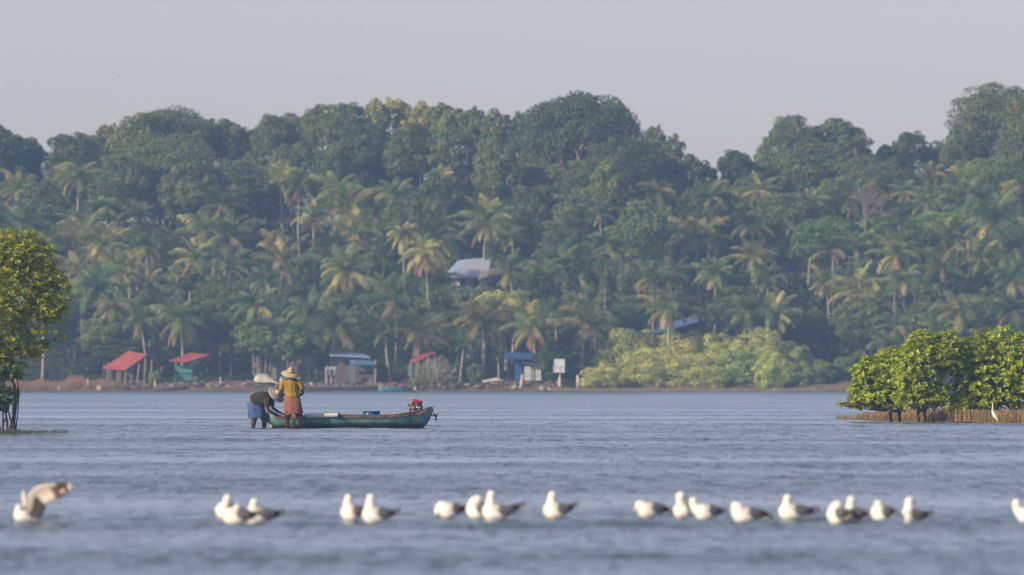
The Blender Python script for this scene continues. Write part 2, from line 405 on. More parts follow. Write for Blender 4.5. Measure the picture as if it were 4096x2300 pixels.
def palm(u, v, R, style='olive', lean=0, D=None, color=(1, 1, 1), look=None, foot=None, rs=random):
    D = max(915.5, D_tree(v, u)-5) if D is None and foot is None else (D or D_tree(v))
    if foot is not None:      # the foot of the trunk is seen in the photograph
        D = min(D, 922)
    R = R*1.1; c = at(u, v, D); s = R*D/F/2.75; g = float(gz(D)); g = min(g, c[2]-1.5); hh = c[2]-g
    if foot is not None: fx = at(foot, v, D)[0]
    else: fx = c[0]+lean*D/F
    t = empty('coconut_palm', (fx, c[1], g), None, 'palm tree', 'coconut palms on the wooded rise')
    TI[0] += 1; cr, dd, nu = PALM[style][TI[0] % 6]
    b = rs.uniform(0.55, 1.15); col = tuple(x*b for x in color); rz = rs.uniform(0, 6.28); dx = c[0]-fx
    pc = put('crown', cr, t, (dx, 0, hh), (s, s, s*rs.uniform(0.9, 1.15)), rz, col); pc.rotation_euler = (rs.uniform(-.22, .22), rs.uniform(-.22, .22), rz)
    put('dead_frond', dd, t, (dx, 0, hh-0.15), (s, s, s), rs.uniform(0, 6.28), col)
    put('coconut_cluster', nu, t, (dx, 0, hh), (s, s, s), rz, (1, 1, 1))
    mb = MB(); n = 10; tt = np.linspace(0, 1, n); w = rs.uniform(-0.04, 0.04)*hh
    P = np.stack([dx*tt**1.3+w*np.sin(tt*3.14), 0*tt, -0.2+tt*(hh+0.2)], 1)
    r = (0.13-0.035*tt)*min(1.25, max(0.8, s*1.1)); r[0] += 0.07; r[1] += 0.015
    mb.tube(P, r, 8); o = bpy.data.objects.new('trunk', mb.mesh('trunk', M_ptrunk, True)); COL.objects.link(o); o.parent = t; o.color = (1, 1, 1, 1)
    TREES.append([t, 'palm', u, v, look or style]); return t

# skyline and other broadleaf crowns seen in the photograph
DK, MD, LT, YG, BR = (0.95, 1.05, 0.9), (1.35, 1.3, 1.1), (1.65, 1.55, 1.15), (3.4, 2.7, 1.4), (1.45, 1.3, 1.25)
for a in [
 (-20, 640, 130, 130, 990, DK), (100, 660, 90, 110, 994, DK), (290, 640, 115, 110, 992, DK), (385, 660, 75, 110, 996, DK), (440, 545, 60, 55, 1003, (2.2, 1.7, 1.5)),
 (560, 590, 130, 140, 995, LT), (690, 560, 175, 120, 998, LT), (640, 680, 200, 140, 985, LT), (830, 560, 90, 90, 1001, MD), (920, 580, 100, 105, 1000, MD), (990, 610, 70, 100, 1003, DK),
 (1080, 560, 80, 95, 999, MD), (1180, 560, 100, 100, 1001, MD), (1290, 510, 90, 95, 999, MD), (1390, 500, 100, 90, 996, MD), (1500, 470, 60, 75, 1001, YG), (1580, 460, 70, 75, 1003, YG), (1690, 490, 75, 80, 1001, YG), (1640, 540, 60, 60, 992, YG),
 (1790, 500, 75, 85, 999, LT), (1880, 510, 75, 90, 998, MD), (1980, 530, 80, 90, 997, BR), (1460, 600, 140, 110, 990, DK), (1640, 620, 130, 120, 985, MD), (1820, 640, 130, 120, 985, MD), (1980, 680, 110, 130, 980, BR),
 (2080, 540, 40, 90, 999, MD), (2500, 690, 160, 150, 980, (1.05, 1.15, 1.0)), (2440, 800, 120, 150, 975, LT), (2330, 900, 120, 150, 968, MD), (2180, 790, 130, 130, 982, MD), (2100, 870, 100, 120, 978, DK), (2620, 560, 45, 65, 1001, MD), (2690, 610, 60, 70, 1000, MD), (2770, 690, 75, 70, 998, MD), (2830, 720, 50, 60, 1000, MD), (2650, 740, 130, 120, 985, MD),
 (2950, 690, 95, 90, 995, DK), (3060, 640, 45, 60, 1003, LT), (3170, 580, 105, 110, 998, DK), (3360, 590, 130, 110, 999, DK), (3250, 680, 150, 110, 990, MD), (3640, 610, 95, 85, 1000, DK), (3560, 640, 60, 60, 1002, MD),
 (3500, 760, 190, 130, 982, MD), (3990, 490, 200, 150, 996, BR), (3860, 600, 110, 110, 996, BR), (4090, 560, 120, 150, 990, BR), (3980, 740, 170, 110, 980, (1.3, 1.5, 0.9)), (3830, 800, 110, 90, 975, MD),
 (3750, 900, 120, 55, 958, (1.9, 2.4, 0.9)), (3500, 920, 75, 50, 956, (2.2, 2.4, 0.9)), (3300, 960, 150, 90, 955, (1.0, 1.35, 0.9)), (3150, 880, 140, 110, 965, MD),
 (2130, 1190, 120, 110, 935, (1.4, 1.5, 1.0)), (2560, 950, 110, 140, 950, (1.1, 1.3, 1.05)), (2540, 1120, 100, 120, 940, MD), (1240, 1390, 95, 90, 920, (1.0, 1.2, 0.8)), (1010, 1350, 90, 60, 922, (1.0, 1.2, 0.8)), (1460, 1400, 80, 60, 921, (1.3, 1.5, 0.8)),
 (3450, 1290, 120, 90, 925, MD), (3700, 1290, 120, 80, 925, MD), (3900, 1270, 150, 90, 926, MD), (3420, 1400, 90, 80, 920, DK), (480, 1400, 130, 50, 922, (0.9, 1.0, 0.6)), (2200, 1420, 60, 70, 918, (1.3, 1.5, 0.9)), (1800, 1100, 70, 60, 944, MD),
 (1580, 950, 120, 110, 962, DK), (2060, 960, 130, 110, 966, DK), (2250, 1020, 120, 100, 955, DK), (1780, 830, 140, 120, 972, DK), (1330, 720, 120, 120, 982, DK), (1190, 680, 120, 110, 988, MD), (960, 760, 130, 120, 980, DK), (780, 760, 140, 120, 978, MD), (470, 760, 120, 130, 980, DK), (2830, 840, 120, 100, 975, DK), (3000, 790, 110, 100, 985, MD), (3350, 820, 120, 110, 975, MD), (180, 860, 120, 130, 966, DK), (3660, 1010, 130, 100, 950, DK), (4050, 1010, 130, 110, 952, DK), (1180, 1230, 110, 90, 932, DK), (880, 1290, 120, 90, 926, DK), (540, 1290, 120, 90, 926, DK), (180, 1290, 130, 110, 926, DK), (1520, 1270, 120, 100, 930, DK), (1780, 1340, 130, 90, 923, DK), (2150, 1340, 110, 70, 924, DK), (2480, 1300, 110, 80, 926, DK), (3230, 1330, 120, 90, 924, DK), (2950, 1230, 120, 80, 930, DK)]:
    broadleaf(*a)
for a in [(1835, 1205, 80, 62, 930, MD), (1935, 1215, 85, 72, 929, MD), (1760, 1190, 70, 80, 932, DK)]: broadleaf(*a)
for a in [(2330, 720, 120, 75, 981, MD), (2300, 570, 170, 120, 994, MD), (1470, 700, 110, 90, 996, MD), (1600, 700, 100, 90, 997, DK), (1560, 620, 90, 80, 1000, MD), (1740, 640, 90, 90, 998, MD), (3760, 650, 90, 80, 1002, MD), (3560, 690, 110, 80, 1001, MD), (1020, 700, 90, 90, 998, MD), (2210, 640, 90, 110, 992, MD), (2140, 640, 80, 100, 995, MD), (2400, 690, 110, 90, 990, MD), (2280, 720, 120, 100, 992, DK), (2560, 640, 90, 80, 998, MD), (4080, 680, 120, 100, 998, BR), (3900, 690, 120, 100, 1000, DK), (3440, 680, 100, 80, 1001, DK), (3080, 720, 110, 80, 1000, DK)]: broadleaf(*a)
for k in range(26):
    broadleaf(-40+k*165+(k*37) % 50, 770+(k*53) % 70, 120, 110, 1002, (0.7, 0.82, 0.8))

# palms that can be told apart in the photograph
for a in [
 (72, 763, 95, 'yellow', -8), (318, 705, 115, 'yellow', 5), (339, 961, 155, 'yellow', 12), (875, 716, 80, 'yellow', 10), (1121, 731, 110, 'yellow', 6), (1200, 745, 75, 'olive', 4),
 (1133, 1051, 125, 'olive', -45), (1412, 927, 125, 'olive', 6), (1948, 893, 120, 'olive', 2), (1700, 1030, 95, 'yellow', 12, 931), (2040, 1090, 110, 'olive', 4, 930),
 (2670, 1240, 110, 'olive', 6, 919), (2790, 960, 130, 'yellow', 20), (2625, 780, 95, 'yellow', 18), (3012, 1036, 95, 'yellow', 12), (3198, 590, 115, 'olive', 6),
 (3970, 879, 150, 'green', 0), (3579, 1025, 105, 'olive', 0), (3768, 1065, 115, 'olive', 0), (3305, 1130, 85, 'olive', 0), (3514, 1214, 100, 'olive', 0), (3833, 1249, 105, 'olive', 0),
 (1580, 775, 85, 'green', 0), (1757, 725, 70, 'olive', 40), (2849, 1280, 95, 'green', 0), (3110, 1260, 100, 'olive', 0), (3075, 1130, 90, 'green', 0), (699, 974, 80, 'olive', 70), (922, 949, 130, 'olive', 10),
 (588, 990, 100, 'green', 5), (592, 1137, 90, 'olive', 5), (1029, 1223, 110, 'green', 10), (1255, 870, 90, 'olive', 0), (1575, 1200, 120, 'green', 0), (2400, 860, 80, 'olive', 0), (2850, 790, 90, 'olive', 0), (3040, 760, 90, 'olive', 0), (3010, 900, 95, 'green', 0), (3420, 600, 70, 'olive', 0), (3720, 720, 85, 'yellow', 0), (3860, 700, 80, 'yellow', 0), (2420, 1000, 100, 'green', 0), (2700, 1090, 95, 'green', 0), (3330, 1000, 100, 'green', 0), (4060, 1120, 110, 'green', 0), (4040, 720, 90, 'olive', 0), (2230, 1060, 100, 'green', 0)]:
    palm(*a[:5], D=(a[5] if len(a) > 5 else None))
palm(720, 1285, 125, 'olive', foot=724, look='front'); palm(1682, 1335, 120, 'yellow', foot=1665, look='front'); palm(1932, 1290, 130, 'yellow', foot=1930, look='front', color=(1.1, 0.95, 0.9))
palm(2352, 1305, 130, 'yellow', foot=2328, look='front'); palm(1990, 1420, 40, 'green', foot=1992, look='front', D=917); palm(160, 1180, 110, 'green', foot=170)
# the wood between them
rf = random.Random(21)
busy = [(t[2], t[3]) for t in TREES if t[1] == 'palm']
for row, v0 in enumerate([800, 870, 940, 1010, 1080, 1150, 1220, 1290, 1355]):
    u0 = -60+rf.uniform(0, 80)
    while u0 < 4180:
        u = u0+rf.uniform(-40, 40); v = v0+rf.uniform(-35, 35)
        if min((u-a)**2+(v-b)**2 for a, b in busy) > 78**2 and not (1780 < u < 1990 and 985 < v < 1190) and not (2560 < u < 2850 and 1200 < v < 1400) and not (v > 1300 and 1560 < u < 1800) and not (v > 1270 and 2380 < u < 3400):
            if u < 330 and v > 1240: pass
            elif rf.random() < 0.66:
                palm(u, v, rf.uniform(66, 130), rf.choice(['green', 'green', 'green', 'olive', 'olive', 'yellow']), rf.uniform(-25, 25), rs=rf)
            else:
                broadleaf(u, v, rf.uniform(70, 110), rf.uniform(60, 95), None, rf.choice([DK, MD, MD, LT]), rs=rf)
            busy.append((u, v))
        u0 += 158

# the great spreading tree with bare limbs under its dome
def dome_tree():
    D = 985; c = at(2310, 560, D); g = float(gz(D)); R = 4.9
    t = empty('spreading_tree', (c[0], c[1], g), 'huge spreading tree with a wide dome and pale limbs, tallest in mid wood', 'tree')
    rs = np.random.RandomState(77)
    V, Q, C = crown_arrays(1.0, 15000, 95, 0.055, rs, 0.72, True, ((0.04, 0.075, 0.028), (0.10, 0.135, 0.045)))
    V = V*np.array([250*D/F, 3.6, 235*D/F*1.05])
    Vz = V[:, 2]; V = V+np.array([at(2300, 0, D)[0]-c[0], 0.5, 0]); V[:, 2] += at(0, 560, D)[2]-g-0.2
    o = put('crown', fast_mesh('crown', V, Q, C, M_leaf), t, color=(1, 1, 1))
    mb = MB()
    def limb(pts, r0, r1, dy=0.0):
        P = np.array([at(u, v, D)-np.array([c[0], c[1], g])+np.array([0, -dy*i, 0]) for i, (u, v) in enumerate(pts)])
        mb.tube(P, np.linspace(r0, r1, len(P)), 8)
    P = np.array([[at(2300, 0, D)[0]-c[0], 0, 0], at(2305, 760, D)-[c[0], c[1], g], at(2317, 617, D)-[c[0], c[1], g]]); mb.tube(P, [0.4, 0.3, 0.2], 9)
    limb([(2317, 620), (2330, 575), (2347, 531), (2350, 500), (2352, 440)], .17, .06, .1); limb([(2347, 531), (2366, 515), (2392, 485), (2400, 430)], .10, .04, .1)
    limb([(2317, 620), (2290, 580), (2266, 531), (2255, 470), (2240, 420)], .13, .05, .1); limb([(2310, 600), (2296, 560), (2293, 515), (2317, 471), (2320, 430)], .09, .03, .1)
    limb([(2335, 600), (2373, 579), (2410, 545), (2433, 501), (2450, 440)], .12, .05, .1); limb([(2440, 560), (2470, 530), (2500, 500), (2510, 450)], .06, .03, .1)
    limb([(2305, 760), (2250, 660), (2240, 600), (2215, 500)], .14, .05, .1); limb([(2250, 680), (2200, 600), (2160, 520)], .1, .04, .1)
    mb.build('trunk', M_bark).parent = t
    t.children[-1].color = (1, 1, 1, 1)
    for ch in t.children: ch.color = (1, 1, 1, 1) if ch.name.startswith('crown') else (1.5, 1.4, 1.35, 1)
dome_tree()

def twigs(mb, p, d, L, r, depth, rs, spread=0.55, up=0.1):
    d = d/np.linalg.norm(d); q = p+d*L+rs.normal(0, 0.05*L, 3); m_ = (p+q)/2+rs.normal(0, 0.06*L, 3)
    mb.tube([p, m_, q], [r, r*0.8, r*0.6], 5 if depth > 1 else 3, caps=False)
    if depth == 0: return
    for k in range(3 if depth > 1 else 4):
        nd = d+rs.normal(0, spread, 3)+np.array([0, 0, up]); twigs(mb, m_ if k == 2 else q, nd, L*rs.uniform(0.6, 0.85), r*0.6, depth-1, rs, spread, up)
def bare_tree(u, vb, vt, D, label, seed, n=4, depth=4, r=0.09):
    b = at(u, vb, D); rs = np.random.RandomState(seed); g = min(float(gz(D)), b[2])
    mb = MB(); H_ = (vb-vt)*D/F; mb.tube([(b[0], D, g-0.1), b+[0, 0, H_*0.15]], [r*1.3, r], 7)
    for k in range(n):
        twigs(mb, b+np.array([0, 0, H_*0.12]), np.array([rs.uniform(-0.9, 0.9), rs.uniform(-0.4, 0.4), 1.0]), H_*0.36, r*0.7, depth, rs)
    t = empty('bare_tree', (b[0], D, g), label, 'tree'); mb.build('branches', M_twig, t); return t
bare_tree(3462, 900, 745, 955, 'leafless tree of pale grey branches above the bright green bushes on the right slope', 4)
bare_tree(3520, 890, 760, 957, 'smaller leafless tree with long slanting pale branches beside the other bare tree', 9, 3)

# undergrowth that nobody could count
def undergrowth():
    rs = np.random.RandomState(9); m = 2900; per = 60
    D = 918+86*rs.rand(m)**0.9; x = (rs.rand(m)-0.5)*2*(0.053*D+12); r = rs.uniform(.4, 1.15, m)*np.clip((D-914)/12, .35, 1)
    c = np.stack([x, D, gz(D)+r*rs.uniform(.1, .9, m)], 1)
    d = rs.normal(size=(m, per, 3)); d /= np.linalg.norm(d, axis=2)[..., None]; d[..., 2] = np.abs(d[..., 2])
    P = (c[:, None, :]+d*(r[:, None]*(.75+.3*rs.rand(m, per)))[..., None]).reshape(-1, 3); N = (d+rs.normal(0, .4, d.shape)).reshape(-1, 3)
    t = np.repeat(rs.rand(m, 1), per, 0)*.6+rs.rand(m*per, 1)*.4; C = np.array([0.03, 0.055, 0.022])*(1-t)+np.array([0.085, 0.115, 0.04])*t
    Lf = 0.2+0.16*rs.rand(len(P)); V, Q, Cc = leaves(P, N, Lf, Lf*0.65, C, rs)
    o = bpy.data.objects.new('undergrowth', fast_mesh('undergrowth', V, Q, Cc, M_leaf)); COL.objects.link(o)
    tag(o, 'dark green undergrowth filling the slope between the tree trunks', 'undergrowth', kind='stuff')
undergrowth()

# pale mangrove thicket on the far bank, bush by bush
def bush(u, vt, rx, vb, D, color, seed, label=None):
    rs = np.random.RandomState(seed); v = (vt+vb)/2; ry = (vb-vt)/2; c = at(u, v, D); sx = rx*D/F; sz = ry*D/F
    V, Q, C = crown_arrays(1.0, int(5200+4200*sx*sz/3), int(34+9*sx), 0.15/max(sx, sz), rs, 1.0, False, ((0.32, 0.37, 0.10), (0.68, 0.65, 0.22)), low=-0.95)
    V = V*np.array([sx, max(1.2, sx*0.75), sz])
    g = 0.1; t = empty('mangrove_bush', (c[0], c[1], g), label, 'bush', 'pale mangrove bushes on the far bank')
    V[:, 2] += c[2]-g
    put('crown', fast_mesh('crown', V, Q, C, M_leaf), t, color=color)
    mb = MB()
    for k in range(5):
        a = rs.rand()*6.28; mb.tube([(math.cos(a)*0.5*sx*.6, math.sin(a)*.3, -0.1), (math.cos(a)*0.2, 0, sz*0.7), (math.cos(a+1)*0.4, 0, sz*1.3)], [.05, .05, .02], 6)
    mb.build('trunk', M_bark).parent = t
    TREES.append([t, 'bush', u, v, None]); return t
PG = (1.0, 1.0, 1.0)
for i, (u, vt, rx, D, c) in enumerate([(2400, 1475, 75, 915, PG), (2500, 1340, 110, 919, PG), (2590, 1320, 80, 922, PG), (2620, 1400, 110, 917, PG), (2730, 1330, 105, 921, PG), (2790, 1420, 110, 916, PG), (2860, 1345, 100, 921, (.95, 1, .9)), (2930, 1400, 90, 917, (.7, .95, .75)), (3010, 1330, 120, 920, PG), (3090, 1420, 80, 916, (.85, 1, .8)), (3150, 1375, 90, 921, (.62, .75, .62)), (3210, 1450, 70, 917, (.5, .65, .5)), (3290, 1450, 60, 919, (.30, .42, .34)), (3380, 1440, 60, 921, (.28, .4, .32))]):
    bush(u, vt-8, rx*1.15, 1574, D, c, 300+i)

# ------------------------------------------------------------------ labels for the trees: nearest landmark, then rank by height
ZONES = [(-9999, 300, 'above the near left mangrove'), (300, 480, 'left of the red open shed'), (480, 640, 'above the red open shed'),
 (640, 900, 'above the green walled hut'), (900, 1120, 'above the stooping fisherman'), (1120, 1300, 'above the straw hatted man'), (1300, 1520, 'above the two blue roofs'),
 (1520, 1740, 'above the canoe stern'), (1740, 1900, 'above the grey thorny bush'), (1900, 2180, 'above the deep blue hut'), (2180, 2380, 'above the white signboard'),
 (2380, 2700, 'above the left part of the pale thicket'), (2700, 3050, 'above the middle of the pale thicket'), (3050, 3400, 'above the right part of the pale thicket'),
 (3400, 3800, 'above the left half of the near islet'), (3800, 99999, 'above the tall white egret')]
ORD = ['lowest', 'second lowest', 'third lowest', 'fourth lowest', 'fifth lowest', 'sixth lowest', 'seventh lowest', 'eighth lowest', 'ninth lowest', 'tenth lowest', 'eleventh lowest', 'twelfth lowest']
WORD = {'palm': 'coconut palm', 'tree': 'broadleaf tree', 'bush': 'pale mangrove bush'}
def look_word(kind, k, n, v, look):
    if kind == 'palm': return {'yellow': 'pale yellow', 'olive': 'olive green', 'green': 'dark green', 'front': 'shoreline'}.get(look, 'olive green')
    return 'hazy'
for a, b, z in ZONES:
    for kind in ('palm', 'tree'):
        sub = {}
        for t in TREES:
            if t[1] == kind and a <= t[2] < b:
                sub.setdefault(look_word(kind, 0, 0, 0, t[4]) if kind == 'palm' else ('skyline' if t[3] < 620 else 'wooded slope'), []).append(t)
        for lw, lst in sub.items():
            lst.sort(key=lambda t: -t[3]); n = len(lst)
            for k, t in enumerate(lst):
                rank = 'only' if n == 1 else ORD[k] if k < (n+1)//2 else (ORD[n-1-k].replace('lowest', 'highest'))
                w_ = WORD[kind]
                if kind == 'tree': t[0]['label'] = (f'the only {w_} on the {lw} {z}' if n == 1 else f'{rank} {w_} on the {lw} {z}')
                else: t[0]['label'] = (f'the only {lw} {w_} {z}' if n == 1 else f'{rank} {lw} {w_} {z}')
bl = sorted([t for t in TREES if t[1] == 'bush'], key=lambda t: t[2])
BL = ['low rounded bush tapering to the left end of the pale mangrove thicket beside the signboard', 'tall pale mangrove bush second from the left end of the far thicket', 'pale mangrove bush poking above its neighbours below the sloping blue roof',
 'pale mangrove bush bulging forward below and right of the blue roof', 'tall pale mangrove bush just left of the middle of the far thicket', 'lower front mangrove bush in the middle of the far thicket', 'pale mangrove bush set back right of the middle of the far thicket',
 'darker greener mangrove bush standing in front of the pale thicket', 'broadest and tallest mangrove bush in the right part of the far thicket', 'small front mangrove bush below the broad one in the far thicket', 'dull green mangrove bush sloping down at the right part of the thicket',
 'small dim mangrove bush third from the right end of the far thicket', 'dark mangrove bush second from the right end of the far thicket', 'dark mangrove bush farthest right on the far bank, half behind the near islet']
for t, l in zip(bl, BL): t[0]['label'] = l

# ------------------------------------------------------------------ things along the far bank
M_red = mat('red_sheet_roof', (0.25, 0.05, 0.045), (0.36, 0.09, 0.08), 1.2, 0.6, stretch=(1, 1, 1))
M_redshade = mat('red_roof_shaded_slope', (0.14, 0.03, 0.03), (0.20, 0.05, 0.045), 2, 0.7)  # same red sheet, darkened in colour for the slope turned from the sun
M_wood = mat('weathered_timber', (0.16, 0.13, 0.11), (0.30, 0.25, 0.21), 5, 0.9, 0.01)
M_dwood = mat('dark_timber', (0.06, 0.05, 0.05), (0.12, 0.10, 0.09), 5, 0.9)
M_teal = mat('teal_sheet', (0.05, 0.20, 0.17), (0.07, 0.26, 0.22), 2, 0.8)
M_paleblue = mat('pale_blue_roof', (0.20, 0.29, 0.42), (0.28, 0.38, 0.50), 2, 0.5)
M_blue = mat('mid_blue_paint', (0.06, 0.15, 0.28), (0.10, 0.20, 0.34), 2, 0.6)
M_deepblue = mat('deep_blue_tarpaulin', (0.02, 0.06, 0.22), (0.03, 0.09, 0.28), 2, 0.6)
M_mudwall = mat('brown_plaster', (0.09, 0.075, 0.07), (0.17, 0.14, 0.125), 1.5, 0.9)
M_cream = mat('cream_plaster', (0.36, 0.31, 0.24), (0.5, 0.44, 0.34), 1.8, 0.9)
M_white = mat('white_paint', (0.38, 0.38, 0.38), (0.52, 0.52, 0.52), 2, 0.7)
M_metal = mat('grey_metal_roof', (0.30, 0.31, 0.36), (0.38, 0.39, 0.43), 6, 0.45, 0.01, stretch=(1, 0.1, 0.1))
M_conc = mat('concrete', (0.42, 0.36, 0.30), (0.60, 0.52, 0.42), 4, 0.95, 0.02)
M_tarp = mat('cream_tarpaulin', (0.30, 0.29, 0.23), (0.60, 0.56, 0.46), 1.2, 0.8, 0.08)
M_grass = mat('dry_grass', (1, 1, 1), rough=0.9, attr=True, trans=0.25, transcol=(1.1, 1, .8))
M_stone = mat('stone', (0.24, 0.19, 0.16), (0.48, 0.40, 0.33), 2, 0.95, 0.05)
M_dark = mat('black_rubber', (0.015, 0.015, 0.016), (0.03, 0.03, 0.03), 5, 0.6)
def post(mb, u0, v0, u1, v1, D, r=0.07, col=None, D1=None):
    mb.tube([at(u0, v0, D), at(u1, v1, D1 or D)], [r, r*0.9], 7, col)

# red open shed
B = at(530, 1525, 913); B[2] = gz(913); t = empty('boat_shed', B, 'open shed on leaning posts with a broad bright red roof sloping down to the left', 'shed')
MB().slab([at(498, 1482, 912), at(591, 1419, 912.5), at(512, 1405, 916.5), at(409, 1474, 916)], 0.07).build('roof', M_red, t)
MB().slab([at(591, 1419, 912.6), at(655, 1472, 913), at(575, 1462, 917), at(515, 1405, 916.6)], 0.07).build('roof', M_redshade, t)
for (u0, u1, vt_, D) in [(430, 432, 1478, 914.5), (440, 446, 1480, 914), (472, 470, 1480, 914), (482, 479, 1480, 913.4), (505, 500, 1476, 912.6), (530, 523, 1466, 912.5), (557, 549, 1452, 912.4), (583, 576, 1432, 912.4), (608, 602, 1440, 912.5), (648, 640, 1470, 912.8)]:
    m_ = MB(); post(m_, u0, vt_, u1, 1534, D, 0.075); m_.build('post', M_wood, t)
m_ = MB(); post(m_, 498, 1480, 655, 1474, 912.7, 0.05); m_.build('tie_beam', M_dwood, t)
# green hut
B = at(745, 1520, 913.5); B[2] = gz(914); t = empty('hut', B, 'small hut with sea green walls under a flat slanting red roof behind a palm', 'hut')
MB().slab([at(677, 1444, 913.5), at(751, 1448, 912.8), at(842, 1420, 913.5), at(763, 1411, 916)], 0.08).build('roof', M_red, t)
MB().slab([at(704, 1464, 914.1), at(708, 1488, 914.1), at(768, 1493, 914.0), at(771, 1462, 914.0)], 0.05).build('wall', M_teal, t)
MB().slab([at(712, 1489, 914.2), at(716, 1522, 914.2), at(768, 1522, 914.2), at(768, 1494, 914.2)], 0.05).build('wall', mat('dark_teal_sheet', (0.04, 0.16, 0.15), (0.06, 0.2, 0.18), 2, 0.8), t)
m_ = MB(); post(m_, 700, 1455, 790, 1455, 913.6, 0.04); m_.build('beam', M_white, t)
for u in (702, 772, 784):
    m_ = MB(); post(m_, u, 1446, u, 1530, 914.3, 0.05); m_.build('post', M_wood, t)
# hut with two blue roofs
B = at(1430, 1535, 914); B[2] = gz(914); t = empty('hut', B, 'brown hut with a long pale blue upper roof and a lower blue awning', 'hut')
MB().slab([at(1318, 1421, 914), at(1480, 1429, 914), at(1455, 1415, 918), at(1338, 1407, 918)], 0.12).build('roof', M_paleblue, t)
MB().slab([at(1408, 1457, 912.6), at(1503, 1459, 912.6), at(1476, 1436, 914.8), at(1400, 1436, 914.8)], 0.07).build('awning', M_blue, t)
MB().slab([at(1340, 1425, 915), at(1340, 1540, 915), at(1404, 1540, 915), at(1404, 1425, 915)], 0.1).build('wall', M_mudwall, t)
MB().slab([at(1420, 1460, 914.6), at(1420, 1486, 914.6), at(1500, 1486, 914.6), at(1500, 1460, 914.6)], 0.1).build('wall', M_mudwall, t)
MB().slab([at(1404, 1428, 914.9), at(1404, 1437, 914.9), at(1470, 1437, 914.9), at(1470, 1428, 914.9)], 0.1).build('fascia', M_mudwall, t)
for u, m__ in ((1404, M_blue), (1414, M_wood), (1500, M_wood)):
    m_ = MB(); m_.slab([at(u-4, 1440, 913), at(u-4, 1530, 913), at(u+4, 1530, 913), at(u+4, 1440, 913)], 0.14); m_.build('post', m__, t)
MB().box(at(1450, 1524, 914), (1.6, 0.6, 0.5)).build('counter', M_mudwall, t)
MB().slab([at(1417, 1486, 914.9), at(1417, 1540, 914.9), at(1500, 1540, 914.9), at(1500, 1486, 914.9)], 0.1).build('back_wall', M_dwood, t)
# cream notice panel with blue strip, and the bundle of cloth under it
B = at(1321, 1530, 913); B[2] = gz(913); t = empty('partition', B, 'cream partition panel with a light blue door strip left of the blue roofed hut', 'partition')
MB().slab([at(1300, 1468, 913.2), at(1300, 1500, 913.2), at(1338, 1502, 913.2), at(1344, 1466, 913.2)], 0.06).build('panel', M_cream, t)
MB().slab([at(1313, 1472, 913.0), at(1310, 1500, 913.0), at(1321, 1500, 913.0), at(1324, 1472, 913.0)], 0.05).build('strip', M_paleblue, t)
for u in (1302, 1338):
    m_ = MB(); post(m_, u, 1468, u, 1535, 913.3, 0.05); m_.build('post', M_wood, t)
# a figure on the bank (blue shirt, bare legs)
def bank_person():
    B = at(1309, 1540, 912.3); mb = MB()
    P = lambda u, v, dy=0: at(u, v, 912.3+dy)
    mb.tube([P(1306, 1544), P(1307, 1526), P(1307, 1512), P(1307, 1500)], [.05, .07, .09, .13], 9)
    mb.tube([P(1311, 1544), P(1311, 1526), P(1309, 1512), P(1308, 1500)], [.05, .07, .09, .12], 9)
    mb.tube([P(1307, 1506), P(1308, 1494), P(1309, 1482), P(1310, 1475)], [.15, .15, .16, .06], 10, flat=0.6)
    mb.ell(P(1310, 1468), (.085, .1, .115)); mb.tube([P(1303, 1482), P(1299, 1492), P(1302, 1500, -.2)], [.05, .04, .035], 8); mb.tube([P(1317, 1482), P(1320, 1492), P(1316, 1500, -.2)], [.05, .04, .035], 8)
    o = solo('person', mb, mat('skin_far', (0.30, 0.16, 0.10), (0.36, 0.2, 0.12), 3, 0.6), B, 'distant person in a blue shirt standing on the far bank by the cream partition', 'person', smooth=True)
    s = MB(); s.tube([P(1307, 1508), P(1308, 1494), P(1309, 1482), P(1310, 1477)], [.18, .175, .19, .09], 12, flat=0.65); s.build('shirt', M_blue, None).parent = o
    for ch in o.children: ch.location = [-x for x in B]
bank_person()
# red roof behind the shore palm
B = at(1665, 1530, 915); B[2] = gz(915); t = empty('shelter', B, 'shelter with a small tilted red roof behind the slender palm and thorny bush', 'shelter')
MB().slab([at(1638, 1444, 914), at(1662, 1450, 913.6), at(1745, 1410, 914.5), at(1710, 1402, 917)], 0.07).build('roof', M_red, t)
for u in (1645, 1665, 1735):
    m_ = MB(); post(m_, u, 1440, u-2, 1540, 914.6, 0.06); m_.build('post', M_wood, t)
MB().slab([at(1632, 1455, 914.9), at(1630, 1505, 914.9), at(1650, 1505, 914.9), at(1650, 1455, 914.9)], 0.06).build('side_panel', M_blue, t)
# deep blue hut
B = at(2090, 1530, 914); B[2] = gz(914); t = empty('hut', B, 'small hut with a flat deep blue roof and a whitewashed front wall', 'hut')
MB().slab([at(2018, 1434, 913), at(2128, 1436, 913), at(2136, 1413, 915.5), at(2026, 1411, 915.5)], 0.10).build('roof', M_deepblue, t)
MB().slab([at(2060, 1440, 914.6), at(2060, 1525, 914.6), at(2100, 1525, 914.6), at(2100, 1440, 914.6)], 0.08).build('side_wall', M_deepblue, t)
MB().slab([at(2098, 1462, 913.8), at(2096, 1522, 913.8), at(2166, 1522, 913.8), at(2162, 1462, 913.8)], 0.1).build('wall', M_white, t)
MB().slab([at(2088, 1452, 913.2), at(2168, 1462, 913.2), at(2160, 1448, 915)], 0.08).build('awning', M_mudwall, t)
for u in (2030, 2128):
    m_ = MB(); post(m_, u, 1436, u, 1535, 913.6, 0.05); m_.build('post', M_dwood, t)
